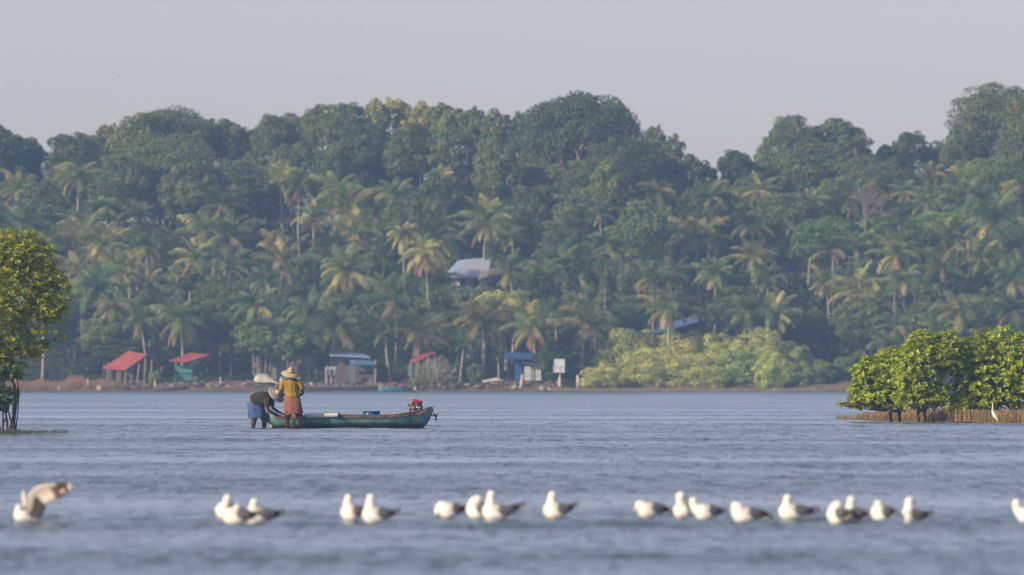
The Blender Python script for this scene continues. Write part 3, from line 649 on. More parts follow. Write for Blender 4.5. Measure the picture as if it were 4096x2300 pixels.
# signboard
B = at(2238, 1550, 911.6); B[2] = 0.1; t = empty('signboard', B, 'white rectangular signboard on a pole set in a concrete pillar at the water edge', 'sign')
MB().box(at(2237, 1463, 911.6), (0.84, 0.05, 1.06)).build('board', mat('sign_white', (0.50, 0.55, 0.60), (0.58, 0.62, 0.66), 2, 0.7), t)
m_ = MB(); a_ = at(2237, 1463, 911.6)
for dx, dz, sx, sz in ((0, .54, .9, .04), (0, -.54, .9, .04), (-.43, 0, .04, 1.1), (.43, 0, .04, 1.1)): m_.box(a_+[dx, 0.0, dz], (sx, 0.09, sz))
m_.build('frame', mat('sign_frame', (0.35, 0.38, 0.42), None, rough=0.6), t)
m_ = MB(); m_.box(a_+[0, -0.045, -0.12], (0.8, 0.02, 0.02)); m_.box(a_+[0.05, -0.045, -0.3], (0.02, 0.02, 0.4)); m_.build('seam', M_mudwall, t)
m_ = MB(); post(m_, 2240, 1470, 2240, 1515, 911.7, 0.055); m_.build('pole', M_white, t)
m_ = MB(); m_.tube([at(2239, 1562, 911.7), at(2239, 1535, 911.7), at(2239, 1508, 911.7)], [.15, .14, .12], 8); m_.build('pillar', M_conc, t)
def bankpost(u0, v0, u1, v1, r, lab, D=911.6, cap=False):
    b = at(u1, v1+5, D); m_ = MB(); m_.tube([b, (at(u0, v0, D)+b)/2+[0.02, 0, 0], at(u0, v0, D)], [r, r*0.95, r*0.75], 8)
    return solo('mooring_post', m_, M_conc, b, lab, 'post', 'posts along the far waterline', True)
bankpost(2311, 1500, 2312, 1548, 0.14, 'stout pale concrete post right of the signboard, at the foot of a leaning palm')
bankpost(2090, 1500, 2079, 1566, 0.13, 'pale crooked post standing in the water in front of the deep blue hut')
bankpost(351, 1518, 353, 1562, 0.08, 'thin pale stake at the waterline left of the red roofed shed')
bankpost(882, 1508, 881, 1535, 0.06, 'thin stake among the rubble between the green hut and the tarpaulin')
bankpost(619, 1522, 621, 1562, 0.08, 'slanting pale stake by the yellow green bush right of the open shed')
# log, tarpaulin covered boat, pale pink cloth, moored boats
m_ = MB(); m_.tube([at(1928, 1526, 912), at(1960, 1523, 912), at(1985, 1519, 912), at(2018, 1525, 912)], [.08, .15, .18, .14], 9)
solo('driftwood_log', m_, M_tarp, at(1970, 1534, 912), 'thick pale log lying on the bank right of the thorny bush', 'log', smooth=True)
def tarp():
    mb = MB(); D = 912.0; prof = [(1014, 1524, 1523), (1022, 1503, 1527), (1035, 1495, 1529), (1060, 1491, 1531), (1075, 1500, 1528), (1090, 1512, 1530), (1105, 1524, 1534), (1122, 1534, 1537)]
    V = []; n = 10
    for k, (u, vt, vb) in enumerate(prof):
        for j in range(n):
            a = math.pi*j/(n-1); V.append(at(u, vb-(vb-vt)*math.sin(a)**0.7, D-0.9*math.cos(a))+[0, 0, 0])
    Fc = [(i*n+j, i*n+j+1, (i+1)*n+j+1, (i+1)*n+j) for i in range(len(prof)-1) for j in range(n-1)]
    mb.add(V, Fc); B = at(1060, 1545, 912); t = empty('covered_boat', B, 'beached boat heaped under a cream tarpaulin behind the two fishermen', 'boat')
    mb.build('tarpaulin', M_tarp, t, True)
    h = MB(); h.tube([at(1010, 1531, D), at(1030, 1539, D), at(1070, 1541, D), at(1110, 1540, D), at(1132, 1532, D)], [.08, .32, .38, .3, .06], 10, flat=2.0); h.build('hull', M_dwood, t, True)
tarp()
m_ = MB(); m_.tube([at(1127, 1540, 912.5), at(1124, 1526, 912.5), at(1129, 1508, 912.5)], [.22, .30, .16], 10, flat=.5)
solo('hanging_cloth', m_, mat('pink_cloth', (0.62, 0.50, 0.52), (0.72, 0.62, 0.64), 2, 0.9), at(1127, 1545, 912.5), 'pale pink cloth hanging on the bank just left of the yellow shirt', 'cloth', smooth=True)
def hullmesh(u0, u1, vt, vb, D, bowup, m, name, lab, cat='boat'):
    mb = MB(); n = 14; k = 9; V = []
    for i in range(n):
        t_ = i/(n-1); u = u0+(u1-u0)*t_; wd = 0.55*math.sin(math.pi*(0.04+0.92*t_))**0.6; top = vt-bowup*(abs(2*t_-1)**4)
        for j in range(k):
            a = math.pi*j/(k-1); V.append(at(u, top+(vb+6-top)*math.sin(a)**0.6, D-wd*math.cos(a)))
    Fc = [(i*k+j, i*k+j+1, (i+1)*k+j+1, (i+1)*k+j) for i in range(n-1) for j in range(k-1)]
    mb.add(V, Fc); B = at((u0+u1)/2, vb, D); t = empty(name, B, lab, cat, 'boats moored along the far bank'); mb.build('hull', m, t, True)
    g = MB(); g.tube([V[i*k]-np.array([0, .02, 0]) for i in range(n)], 0.03, 5); g.tube([V[i*k+k-1] for i in range(n)], 0.03, 5); g.build('gunwale', M_wood, t)
M_tealboat = mat('faded_teal_hull', (0.05, 0.17, 0.21), (0.09, 0.26, 0.30), 2, 0.7)
hullmesh(1218, 1525, 1545, 1563, 911, 4, mat('dark_hull', (0.035, 0.04, 0.055), (0.07, 0.075, 0.09), 2, 0.7), 'moored_boat', 'long dark low boat moored in front of the blue roofed hut')
hullmesh(1512, 1630, 1548, 1564, 910.3, 12, M_tealboat, 'moored_boat', 'faded teal boat with raised bow moored between the dark boat and the thorny bush')
hullmesh(628, 745, 1549, 1565, 911, 5, mat('brown_hull', (0.04, 0.035, 0.035), (0.08, 0.07, 0.06), 2, 0.7), 'moored_boat', 'dark boat lying at the rubble bank below the green walled hut')
m_ = MB(); m_.ell(at(1661, 1555, 910.5), .13); solo('float', m_, M_white, at(1661, 1560, 910.5), 'round white float at the foot of the thorny bush', 'float', smooth=True)
# thorny grey bush
def thorn():
    rs = np.random.RandomState(31); D = 913; b = at(1735, 1552, D); mb = MB()
    for k in range(15):
        a = rs.uniform(-1.2, 1.2); twigs(mb, b+[rs.uniform(-.5, .5), rs.uniform(-.5, .5), -0.1], np.array([math.sin(a)*0.9, rs.uniform(-.3, .3), math.cos(a)+.25]), rs.uniform(.75, 1.1), 0.05, 3, rs, 0.42, 0.2)
    t = empty('thorny_bush', b, 'bare grey thorny bush with some yellow green leaves at its foot', 'bush')
    mb.build('twigs', mat('grey_twig', (0.28, 0.25, 0.22), (0.42, 0.38, 0.33), 5, 0.9), t)
    n = 3200; P = np.stack([rs.normal(0, 0.95, n), rs.normal(0, .5, n), np.abs(rs.normal(0.5, .55, n))], 1); P[:, 0] -= 0.2*P[:, 2]
    t_ = rs.rand(n, 1); C = np.array([0.12, 0.15, 0.05])*(1-t_)+np.array([0.32, 0.30, 0.12])*t_
    V, Q, Cc = leaves(P+[0, 0, .15], rs.normal(size=(n, 3))+[0, -.4, .5], 0.12, 0.07, C, rs); put('foliage', fast_mesh('foliage', V, Q, Cc, M_leaf), t, color=(1, 1, 1))
thorn()
def small_bush(u, vt, vb, rx, D, color, lab, seed):
    rs = np.random.RandomState(seed); c = at(u, (vt+vb)/2, D); sx = rx*D/F; sz = (vb-vt)/2*D/F
    V, Q, C = crown_arrays(1.0, 1500, 14, 0.15/max(sx, sz), rs, 1, False, ((0.13, 0.16, 0.045), (0.25, 0.26, 0.08)), low=-.9); V = V*[sx, sx, sz]
    t = empty('shore_bush', (c[0], c[1], c[2]-sz), lab, 'bush'); V[:, 2] += sz; put('foliage', fast_mesh('foliage', V, Q, C, M_leaf), t, color=color)
    mb = MB(); mb.tube([(0, 0, -.2), (0, 0, sz)], [.05, .03], 6); mb.build('stem', M_bark).parent = t
small_bush(620, 1484, 1535, 32, 912.6, (1.0, 1.25, .6), 'small bright yellow green bush at the right end of the open shed', 1)
small_bush(785, 1505, 1525, 14, 912.8, (1.0, 1.2, .6), 'tiny green shrub at the right foot of the green walled hut', 2)
small_bush(1905, 1450, 1540, 36, 914, (.8, 1.0, .7), 'loose green bush standing between the thorny bush and the pale log', 3)
small_bush(2180, 1480, 1530, 40, 914.5, (.75, 1.0, .7), 'green bush beside the whitewashed wall left of the signboard', 4)
small_bush(1660, 1520, 1552, 22, 912.2, (1.0, 1.2, .7), 'low green shrub at the left foot of the thorny bush', 5)
small_bush(1560, 1410, 1530, 45, 917, (.5, .7, .6), 'dim tall shrub between the blue roofed hut and the slender shore palm', 6)
# multi stemmed trunks behind the tarpaulin
def stems(u, label, seed, vt=1310):
    rs = np.random.RandomState(seed); D = 914.5; b = at(u, 1540, D); b[2] = gz(D); t = empty('many_stemmed_tree', b, label, 'tree'); mb = MB()
    for k in range(5):
        x = rs.uniform(-.8, .8); mb.tube([(x*.25, 0, -.1), (x*.5+rs.normal(0, .15), .1, 0.9), (x*.8+rs.normal(0, .2), .1, 1.9), (x*1.25, rs.uniform(-.4, .4), 3.6)], [.13, .08, .06, .03], 7)
    mb.build('trunk', M_twig).parent = t
    V, Q, C = crown_arrays(1.0, 4200, 26, 0.15, rs, .6); V = V*[1.9, 1.5, 1.5]; V[:, 2] += 3.3; put('crown', fast_mesh('crown', V, Q, C, M_leaf), t, color=(1.1, 1.35, .8))
stems(1040, 'many stemmed brown tree rising behind the cream tarpaulin', 2)
stems(1165, 'many stemmed green tree directly behind the straw hatted man', 5)
B = at(1120, 1525, 916); t = empty('wall_screen', (B[0], B[1], gz(916)), 'grey green screen wall between the tree stems behind the fishermen', 'screen')
MB().slab([at(1075, 1445, 916), at(1075, 1530, 916), at(1200, 1530, 916), at(1200, 1450, 916)], .06).build('panel', mat('grey_green_screen', (0.16, 0.19, 0.18), (0.22, 0.25, 0.23), 1, 0.9), t)
# houses on the slope
B = at(1880, 1150, 938); B[2] = gz(938); t = empty('house', B, 'house with a grey hipped metal roof and white eaves among palms up the slope', 'house')
MB().slab([at(1803, 1105, 934), at(1948, 1107, 934), at(1966, 1034, 938), at(1890, 1036, 938)], .08).build('roof', M_metal, t)
MB().slab([at(1803, 1105, 934), at(1890, 1036, 938), at(1832, 1044, 942), at(1780, 1100, 941)], .08).build('roof', M_paleblue, t)
MB().slab([at(1948, 1107, 934), at(1995, 1100, 941), at(1990, 1048, 942), at(1966, 1034, 938)], .08).build('roof', M_metal, t)
MB().box(at(1875, 1108, 933.9), (3.0, .1, .12)).build('fascia', M_white, t)
MB().box((at(1880, 1150, 937)[0], 937.2, (at(0, 1108, 937)[2]+gz(938))/2-0.3), (2.5, 4, at(0, 1108, 937)[2]-gz(938)+0.6)).build('wall', mat('pale_blue_wall', (0.40, 0.46, 0.55), (0.48, 0.54, 0.62), 1, 0.8), t)
for u in (1850, 1905):
    MB().box(at(u, 1135, 935.15), (.45, .06, .6)).build('window', M_dark, t)
B = at(2700, 1340, 926); B[2] = gz(926); t = empty('house', B, 'low house with a long sloping blue sheet roof behind the pale mangrove thicket', 'house')
MB().slab([at(2600, 1335, 922), at(2640, 1330, 922), at(2796, 1287, 923), at(2782, 1266, 928), at(2650, 1295, 928)], .08).build('roof', M_paleblue if False else mat('blue_sheet_roof', (0.06, 0.11, 0.28), (0.10, 0.17, 0.36), 2, 0.5), t)
MB().slab([at(2640, 1325, 924), at(2640, 1400, 924), at(2780, 1400, 924), at(2780, 1295, 924)], .1).build('wall', M_dwood, t)

# rubble, dry grass and reed fringe along the waterline (beyond counting)
def strips():
    rs = np.random.RandomState(41); n = 9000; mbV = []; C = []
    u = rs.uniform(60, 1230, n); seg = (np.sin(u*0.021+1)+np.sin(u*0.047))*0.5; keep = (u < 460) | (rs.rand(n) < 0.28); u = u[keep]; seg = seg[keep]; n = len(u)
    D = rs.uniform(911.3, 914.5, n); x = (u-2048)*D/F; z = gz(D); hgt = (0.25+0.35*np.clip(seg+0.6, 0, 1.4))*rs.uniform(.5, 1.2, n)*np.where(u < 460, 1, .5)
    b = np.stack([x, D, z-0.05], 1); tp = b+np.stack([rs.normal(0, .12, n), rs.normal(0, .1, n), hgt], 1); wv = np.stack([rs.uniform(.015, .03, n), 0*x, 0*x], 1)
    V = np.stack([b-wv, b+wv, tp+wv*.4, tp-wv*.4], 1).reshape(-1, 3); t_ = rs.rand(n, 1); c = np.array([0.22, 0.12, 0.07])*(1-t_)+np.array([0.40, 0.27, 0.15])*t_
    o = bpy.data.objects.new('dry_grass', fast_mesh('dry_grass', V, np.arange(n*4).reshape(-1, 4), np.repeat(c, 4, 0), M_grass)); COL.objects.link(o); tag(o, 'rusty dry grass fringing the left part of the far bank', 'grass', kind='stuff')
    n = 14000; u = rs.uniform(2205, 3460, n); D = rs.uniform(906.5, 911.5, n); x = (u-2048)*D/F; hgt = rs.uniform(.12, .30, n)*np.where(u > 3300, 1.5, 1)
    b = np.stack([x, D, 0*x-0.05], 1); tp = b+np.stack([rs.normal(0, .03, n), 0*x, hgt], 1); wv = np.stack([rs.uniform(.015, .03, n), 0*x, 0*x], 1)
    V = np.stack([b-wv, b+wv, tp+wv*.4, tp-wv*.4], 1).reshape(-1, 3); t_ = rs.rand(n, 1); c = np.array([0.20, 0.15, 0.09])*(1-t_)+np.array([0.36, 0.28, 0.17])*t_
    o = bpy.data.objects.new('reed_fringe', fast_mesh('reed_fringe', V, np.arange(n*4).reshape(-1, 4), np.repeat(c, 4, 0), M_grass)); COL.objects.link(o); tag(o, 'tan fringe of short mangrove shoots along the foot of the pale thicket', 'reeds', kind='stuff')
    mb = MB(); 
    for i in range(900):
        u = rs.uniform(480, 2240); D = rs.uniform(911.2, 913.8); r = rs.uniform(.05, .17)*(1.5 if 650 < u < 1000 else 1); q = at(u, 0, D); z = float(gz(D))+rs.uniform(0, .22)
        if 1640 < u < 1850 and rs.rand() < .5: continue
        mb.ell((q[0], D, z), (r*rs.uniform(1, 2), r, r*rs.uniform(.5, 1)), np.array([1, .95, .86])*rs.uniform(.25, 1.0)*(1.4 if rs.rand() < .12 else .85), 6, 4)
    me = mb.mesh('rubble', mat('rubble_stone', (0.20, 0.16, 0.13), (0.34, 0.27, 0.22), 2, 0.95, attr=True)); o = bpy.data.objects.new('rubble', me); COL.objects.link(o); tag(o, 'rubble, shells and driftwood scattered along the far bank', 'rubble', kind='stuff')
strips()
def rock(u, v, r, lab, m=M_stone, D=910.6):
    mb = MB(); rs = np.random.RandomState(int(u)); mb.ell(at(u, v, D), (r*1.2, r, r), None, 9, 6); V = mb.v[0]; c = V.mean(0); mb.v[0] = c+(V-c)*(1+rs.normal(0, .12, (len(V), 1)))
    solo('rock', mb, m, at(u, v+r*50, D), lab, 'rock')
rock(401, 1552, .25, 'pale block of stone at the waterline left of the open shed'); rock(2197, 1558, .13, 'small white stone at the waterline left of the signboard', M_tarp); rock(2057, 1548, .18, 'grey boulder at the foot of the crooked post'); rock(2170, 1554, .22, 'brown boulder between the crooked post and the signboard'); rock(1245, 1541, .2, 'pale heap of stone on the bank just right of the yellow shirt', M_tarp, 912)

# ------------------------------------------------------------------ near mangroves
def rosettes(blobs, D, s, count, leaflen, ratio, rs, ycol, dark, light, depth=0.9, floor_v=None):
    """leaf rosettes spread through lumpy clusters given in photo pixels; returns arrays"""
    A = np.array([b[2]*b[3] for b in blobs], float); A /= A.sum(); cnt = rs.multinomial(count, A); LP = []; LD = []; LN = []; LC = []; LL = []
    for (u, v, rx, ry), k in zip(blobs, cnt):
        c = at(u, v, D); r = np.array([rx/s, max(rx, ry)/s*depth, ry/s])
        d = rs.normal(size=(k, 3)); d /= np.linalg.norm(d, axis=1)[:, None]
        rad = np.where(rs.rand(k) < .8, rs.uniform(.78, 1.04, k), rs.uniform(.3, .78, k))
        bump_ = 1+0.10*np.sin(d[:, 0]*9+u)*np.sin(d[:, 2]*8+v)+.06*np.sin(d[:, 1]*14)
        p = c+d*(rad*bump_)[:, None]*r
        for i in range(k):
            if floor_v and p[i][2] < at(0, floor_v, D)[2]: continue
            nl = rs.randint(5, 9); ax = d[i]*.7+np.array([0, 0, .9])+rs.normal(0, .25, 3); ax /= np.linalg.norm(ax)
            e1 = np.cross(ax, rs.normal(size=3)); e1 /= np.linalg.norm(e1); e2 = np.cross(ax, e1); a0 = rs.rand()*6.28; tb = rs.rand()
            for j in range(nl):
                a = a0+j*2.4; rd = e1*math.cos(a)+e2*math.sin(a); up_ = rs.uniform(.1, .9); dr = rd+ax*up_; dr /= np.linalg.norm(dr)
                ll = leaflen*rs.uniform(.7, 1.15); LP.append(p[i]+dr*ll*.15); LD.append(dr*ll); nn = np.cross(dr, np.cross(ax, dr)); nn = ax-dr*ax.dot(dr)+rs.normal(0, .25, 3); LN.append(nn)
                t_ = np.clip(tb*.5+rs.rand()*.5, 0, 1); cc = np.array(dark)*(1-t_)+np.array(light)*t_
                if rs.rand() < ycol: cc = np.array([0.75, 0.42, 0.04])*rs.uniform(.7, 1.1)
                LC.append(cc); LL.append(ll)
    P = np.array(LP); Dv = np.array(LD); Nn = np.array(LN); C = np.array(LC); n = len(P)
    side = np.cross(Dv, Nn); side /= np.linalg.norm(side, axis=1)[:, None]+1e-9; Nn = np.cross(side, Dv); Nn /= np.linalg.norm(Nn, axis=1)[:, None]+1e-9
    ll = np.linalg.norm(Dv, axis=1)[:, None]; w_ = ll*ratio/2; q = ll*.07
    # two quads per leaf, folded slightly along the midrib, pointed at both ends
    b0 = P; m1 = P+Dv*.35; m2 = P+Dv*.75; tp = P+Dv
    V = np.stack([b0, m1-side*w_+Nn*q, m2-side*w_*.8+Nn*q, tp, m2+side*w_*.8+Nn*q, m1+side*w_+Nn*q], 1).reshape(-1, 3)
    I = np.arange(n)[:, None]*6; Q = np.concatenate([I+np.array([[0, 1, 2, 3]]), I+np.array([[0, 3, 4, 5]])], 0)
    return V, Q, np.repeat(C, 6, 0)
def near_left():
    D = 283.5; s = F/D; rs = np.random.RandomState(51)
    blobs = [(20, 1120, 175, 190), (110, 1050, 110, 110), (60, 985, 110, 70), (195, 1180, 88, 120), (150, 1080, 90, 90), (235, 1190, 48, 70), (130, 1280, 90, 80), (30, 1330, 110, 100), (-120, 1150, 190, 260), (95, 1390, 50, 35), (160, 1395, 45, 25), (235, 1345, 22, 22), (185, 1385, 25, 22), (130, 1430, 28, 18), (20, 1420, 70, 30), (25, 1470, 40, 28), (-60, 1400, 90, 80),(200,1250,50,50)]
    V, Q, C = rosettes(blobs, D, s, 3300, 0.105, .46, rs, .022, (0.09, 0.145, 0.010), (0.52, 0.56, 0.045))
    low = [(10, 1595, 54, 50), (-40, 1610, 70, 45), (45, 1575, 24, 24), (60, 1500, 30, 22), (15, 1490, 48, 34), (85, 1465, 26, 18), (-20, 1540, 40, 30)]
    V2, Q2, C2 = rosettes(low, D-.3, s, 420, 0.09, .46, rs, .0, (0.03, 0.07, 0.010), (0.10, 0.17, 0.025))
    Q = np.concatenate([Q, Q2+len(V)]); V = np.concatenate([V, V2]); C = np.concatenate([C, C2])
    B = at(20, 1720, D); t = empty('mangrove_tree', (B[0], B[1], 0), 'tall near mangrove with glossy yellow green crown on dark stilt roots at the left edge', 'tree')
    put('crown', fast_mesh('crown', V-np.array([B[0], B[1], 0]), Q, C, M_near), t)
    def P(u, v, dy=0): return at(u, v, D+dy)
    for pts, r in [([(58, 1740), (55, 1680), (62, 1600), (58, 1540), (40, 1500), (45, 1440), (60, 1390)], .05), ([(52, 1740), (64, 1640), (74, 1580), (70, 1530), (62, 1490), (50, 1450)], .022), ([(60, 1735), (72, 1640), (78, 1570), (68, 1520)], .018),
                   ([(12, 1740), (14, 1680), (12, 1620)], .03), ([(31, 1740), (28, 1680), (22, 1640), (16, 1600)], .03), ([(46, 1735), (46, 1690), (34, 1650), (20, 1620)], .028), ([(30, 1735), (45, 1700), (48, 1670)], .018), ([(-30, 1700), (0, 1712), (12, 1740)], .025), ([(20, 1690), (28, 1650), (36, 1620)], .018), ([(-20, 1740), (-15, 1650), (-30, 1600)], .03), ([(48, 1600), (50, 1640), (49, 1655)], .012)]:
        mb = MB(); rr = np.linspace(r, r*.55, len(pts)); rj = random.Random(len(pts)*7+int(r*1000)); mb.tube([P(u+rj.uniform(-2, 2), v, rj.uniform(-.15, .15)) for u, v in pts], rr, 7); mb.build('stilt_root', M_root, t, True)
    mb = MB()
    for pts, r in [([(-30, 1520), (15, 1485), (40, 1455), (50, 1430), (70, 1400), (60, 1340)], .045), ([(45, 1440), (60, 1445), (95, 1452), (125, 1440)], .018), ([(50, 1470), (90, 1470), (115, 1462)], .012), ([(60, 1400), (90, 1370), (130, 1330), (170, 1290)], .03), ([(-20, 1500), (10, 1300), (40, 1150), (60, 1020)], .06), ([(30, 1220), (90, 1150), (150, 1080)], .03), ([(0, 1330), (80, 1290), (170, 1230), (230, 1190)], .025), ([(150, 1380), (200, 1365), (240, 1345)], .014), ([(120, 1410), (160, 1395), (190, 1385)], .012), ([(62, 1490), (100, 1440), (135, 1432)], .012)]:
        mb.tube([P(u, v, 0) for u, v in pts], np.linspace(r, r*.4, len(pts)), 6)
    mb.build('branches', mat('mangrove_bark', (0.16, 0.11, 0.08), (0.30, 0.22, 0.17), 8, 0.85), t, True)
near_left()
def near_right():
    D = 331; s = F/D
    data = [('left bush of the near mangrove islet, low with a twig reaching over open water', [(3500, 1510, 90, 85), (3570, 1475, 85, 85), (3450, 1570, 55, 50), (3550, 1590, 125, 50), (3470, 1500, 50, 40), (3440, 1600, 50, 35), (3640, 1440, 60, 55), (3390, 1622, 14, 10), (3355, 1618, 10, 8), (3420, 1615, 20, 12)], 1250, 1),
            ('middle bush of the near mangrove islet with a dark hollow at its right', [(3690, 1400, 75, 75), (3670, 1500, 100, 90), (3760, 1410, 75, 70), (3720, 1580, 85, 50), (3640, 1590, 70, 40), (3800, 1380, 45, 50), (3820, 1620, 60, 28), (3800, 1440, 60, 50)], 1700, 2),
            ('right and tallest bush of the near mangrove islet, behind the tall white egret', [(3900, 1430, 95, 95), (4010, 1390, 90, 85), (3900, 1540, 90, 85), (4000, 1530, 110, 90), (4110, 1450, 110, 120), (3950, 1600, 120, 40), (4110, 1580, 110, 60), (3850, 1590, 75, 50), (3840, 1450, 60, 80), (4190, 1500, 90, 120)], 2500, 3)]
    for lab, blobs, n, k in data:
        rs = np.random.RandomState(60+k); dy = {1: .2, 2: -.9, 3: -.3}[k]
        V, Q, C = rosettes(blobs, D+dy, s, int(n*1.15), 0.105, .68, rs, .004, (0.12, 0.20, 0.018), (0.52, 0.60, 0.06), depth=1.0, floor_v=1657)
        cx = np.mean([b[0] for b in blobs[:3]]); B = at(cx, 1690, D+dy); t = empty('mangrove_bush', (B[0], B[1], 0), lab, 'bush', 'mangrove bushes of the near islet')
        put('crown', fast_mesh('crown', V-np.array([B[0], B[1], 0]), Q, C, M_near), t)
        foot = {1: [3565, 3600], 2: [3675, 3700], 3: [3880, 3960, 4060]}[k]
        for j, fu in enumerate(foot):
            mb = MB(); mb.tube([at(fu, 1705, D+dy), at(fu-4, 1650, D+dy), at(fu+6, 1610, D+dy), at(fu+rs.uniform(-20, 20), 1500, D+dy)], [.05, .045, .04, .025], 8); mb.build('trunk', M_root, t, True)
        mb = MB()
        for q in range(24):
            b = blobs[rs.randint(len(blobs))]; fu = foot[rs.randint(len(foot))]; e = (b[0]+rs.uniform(-.8, .8)*b[2], min(1650, b[1]+rs.uniform(-.6, .9)*b[3])); dy2 = rs.uniform(-1, 1)
            v0 = rs.uniform(1600, 1655); mb.tube([at(fu, v0, D+dy), at((fu*.5+e[0]*.5)+rs.uniform(-15, 15), (v0*.6+e[1]*.4)+rs.uniform(-10, 10), D+dy+dy2*.5), at(e[0], e[1], D+dy+dy2)], [.03, .018, .008], 5)
        mb.build('branches', M_root, t)
near_right()
def aerial_roots():
    rs = np.random.RandomState(71); n = 4300; u = 3345+rs.rand(n)**0.75*900; front = 1678+np.clip((u-3345)/700, 0, 1.3)*16
    D0 = H*F/(front-VH); D = D0+rs.rand(n)**1.3*13*np.clip((u-3335)/130, .06, 1); x = (u-2048)*D/F
    hgt = rs.uniform(.16, .40, n)*np.clip((u-3330)/220, .35, 1.0); hgt[rs.rand(n) < .05] *= 1.3
    b = np.stack([x, D, 0*x-.06], 1); lean = np.stack([rs.normal(0, .02, n), rs.normal(0, .02, n), 0*x], 1); r = rs.uniform(.006, .012, n)
    V = []; Q = []
    ang = [0, 2.09, 4.19]
    for (h_, f_) in ((0, 1.0), (1, .55)):
        for a in ang: V.append(b+lean*h_+np.stack([np.cos(a)*r*f_, np.sin(a)*r*f_, (hgt+.06)*h_], 1))
    V = np.stack(V, 1).reshape(-1, 3); I = np.arange(n)[:, None]*6
    Q = np.concatenate([I+[[0, 1, 4, 3]], I+[[1, 2, 5, 4]], I+[[2, 0, 3, 5]]], 0)
    t_ = rs.rand(n, 1); c = np.array([0.10, 0.05, 0.02])*(1-t_)+np.array([0.62, 0.43, 0.18])*t_
    o = bpy.data.objects.new('aerial_roots', fast_mesh('aerial_roots', V, Q, np.repeat(c, 6, 0), mat('aerial_root', (1, 1, 1), rough=.85, attr=True))); COL.objects.link(o)
    tag(o, 'dense fringe of tan pencil roots standing in the water under the near mangrove islet', 'mangrove roots', kind='stuff')
    mb = MB(); P = []
    for i in range(60):
        a = i/60*6.28; P.append((at(3900, 0, 337)[0]+4.0*math.cos(a)+.2*math.sin(5*a), 339.0+6*math.sin(a), -.03))
    mb.add(P+[(p[0]*.5+.5*at(3900, 0, 339)[0], p[1]*.5+.5*339, .05) for p in P]+[(at(3900, 0, 339)[0], 339, .07)], [(i, (i+1) % 60, 60+(i+1) % 60, 60+i) for i in range(60)]+[(60+i, 60+(i+1) % 60, 120) for i in range(60)])
    me = mb.mesh('mud_bank', mat('mud', (0.05, 0.035, 0.02), (0.09, 0.065, 0.04), 3, .7)); o = bpy.data.objects.new('mud_bank', me); COL.objects.link(o); tag(o, kind='structure')
aerial_roots()
def algae():
    rs = np.random.RandomState(81); n = 1500; u = np.concatenate([rs.uniform(-80, 270, n*2//3), rs.uniform(2000, 4100, n//3)]); v = np.where(np.arange(len(u)) < n*2//3, rs.normal(1731, 6.5, len(u)), 1688)
    k = n*2//3; u = u[:k]; v = np.clip(v[:k], 1722, 1745); D = H*F/(v-VH); x = (u-2048)*D/F; P = np.stack([x, D, 0*x+.006], 1)
    N = rs.normal(0, .12, (k, 3))+[0, -.3, 1]; t_ = rs.rand(k, 1); C = np.array([.05, .07, .02])*(1-t_)+np.array([.13, .15, .05])*t_
    V, Q, Cc = leaves(P, N, rs.uniform(.05, .16, k), rs.uniform(.02, .04, k), C*.8, rs)
    o = bpy.data.objects.new('floating_weed', fast_mesh('floating_weed', V, Q, Cc, M_near)); COL.objects.link(o); tag(o, 'olive floating weed on the water in front of the left mangrove', 'weed', kind='stuff')
algae()

# ------------------------------------------------------------------ the teal canoe
DB = 291.2; SB = F/DB
def Q_(u, v, dy=0.0): return at(u, v, DB)+np.array([0, dy, 0])
def yaw(u): return (u-1400)*0.0018
US = np.array([1069, 1074, 1080, 1089, 1100, 1115, 1140, 1180, 1230, 1290, 1350, 1400, 1460, 1513, 1560, 1600, 1640, 1670, 1690, 1704, 1714, 1722, 1728, 1731], float)
VT = np.interp(US, [1069, 1085, 1110, 1150, 1230, 1300, 1400, 1513, 1580, 1610, 1659, 1690, 1707, 1722, 1731], [1649, 1656, 1662, 1664, 1662, 1659, 1659, 1660, 1658, 1655, 1647, 1639, 1633, 1628, 1624])
VK = np.interp(US, [1069, 1078, 1089, 1110, 1200, 1650, 1684, 1704, 1717, 1729, 1731], [1687, 1702, 1714, 1726, 1733, 1730, 1713, 1691, 1668, 1641, 1630])
WD = np.interp(US, [1069, 1080, 1100, 1150, 1230, 1400, 1600, 1670, 1700, 1720, 1731], [.05, .16, .25, .34, .42, .46, .42, .28, .16, .06, .015])
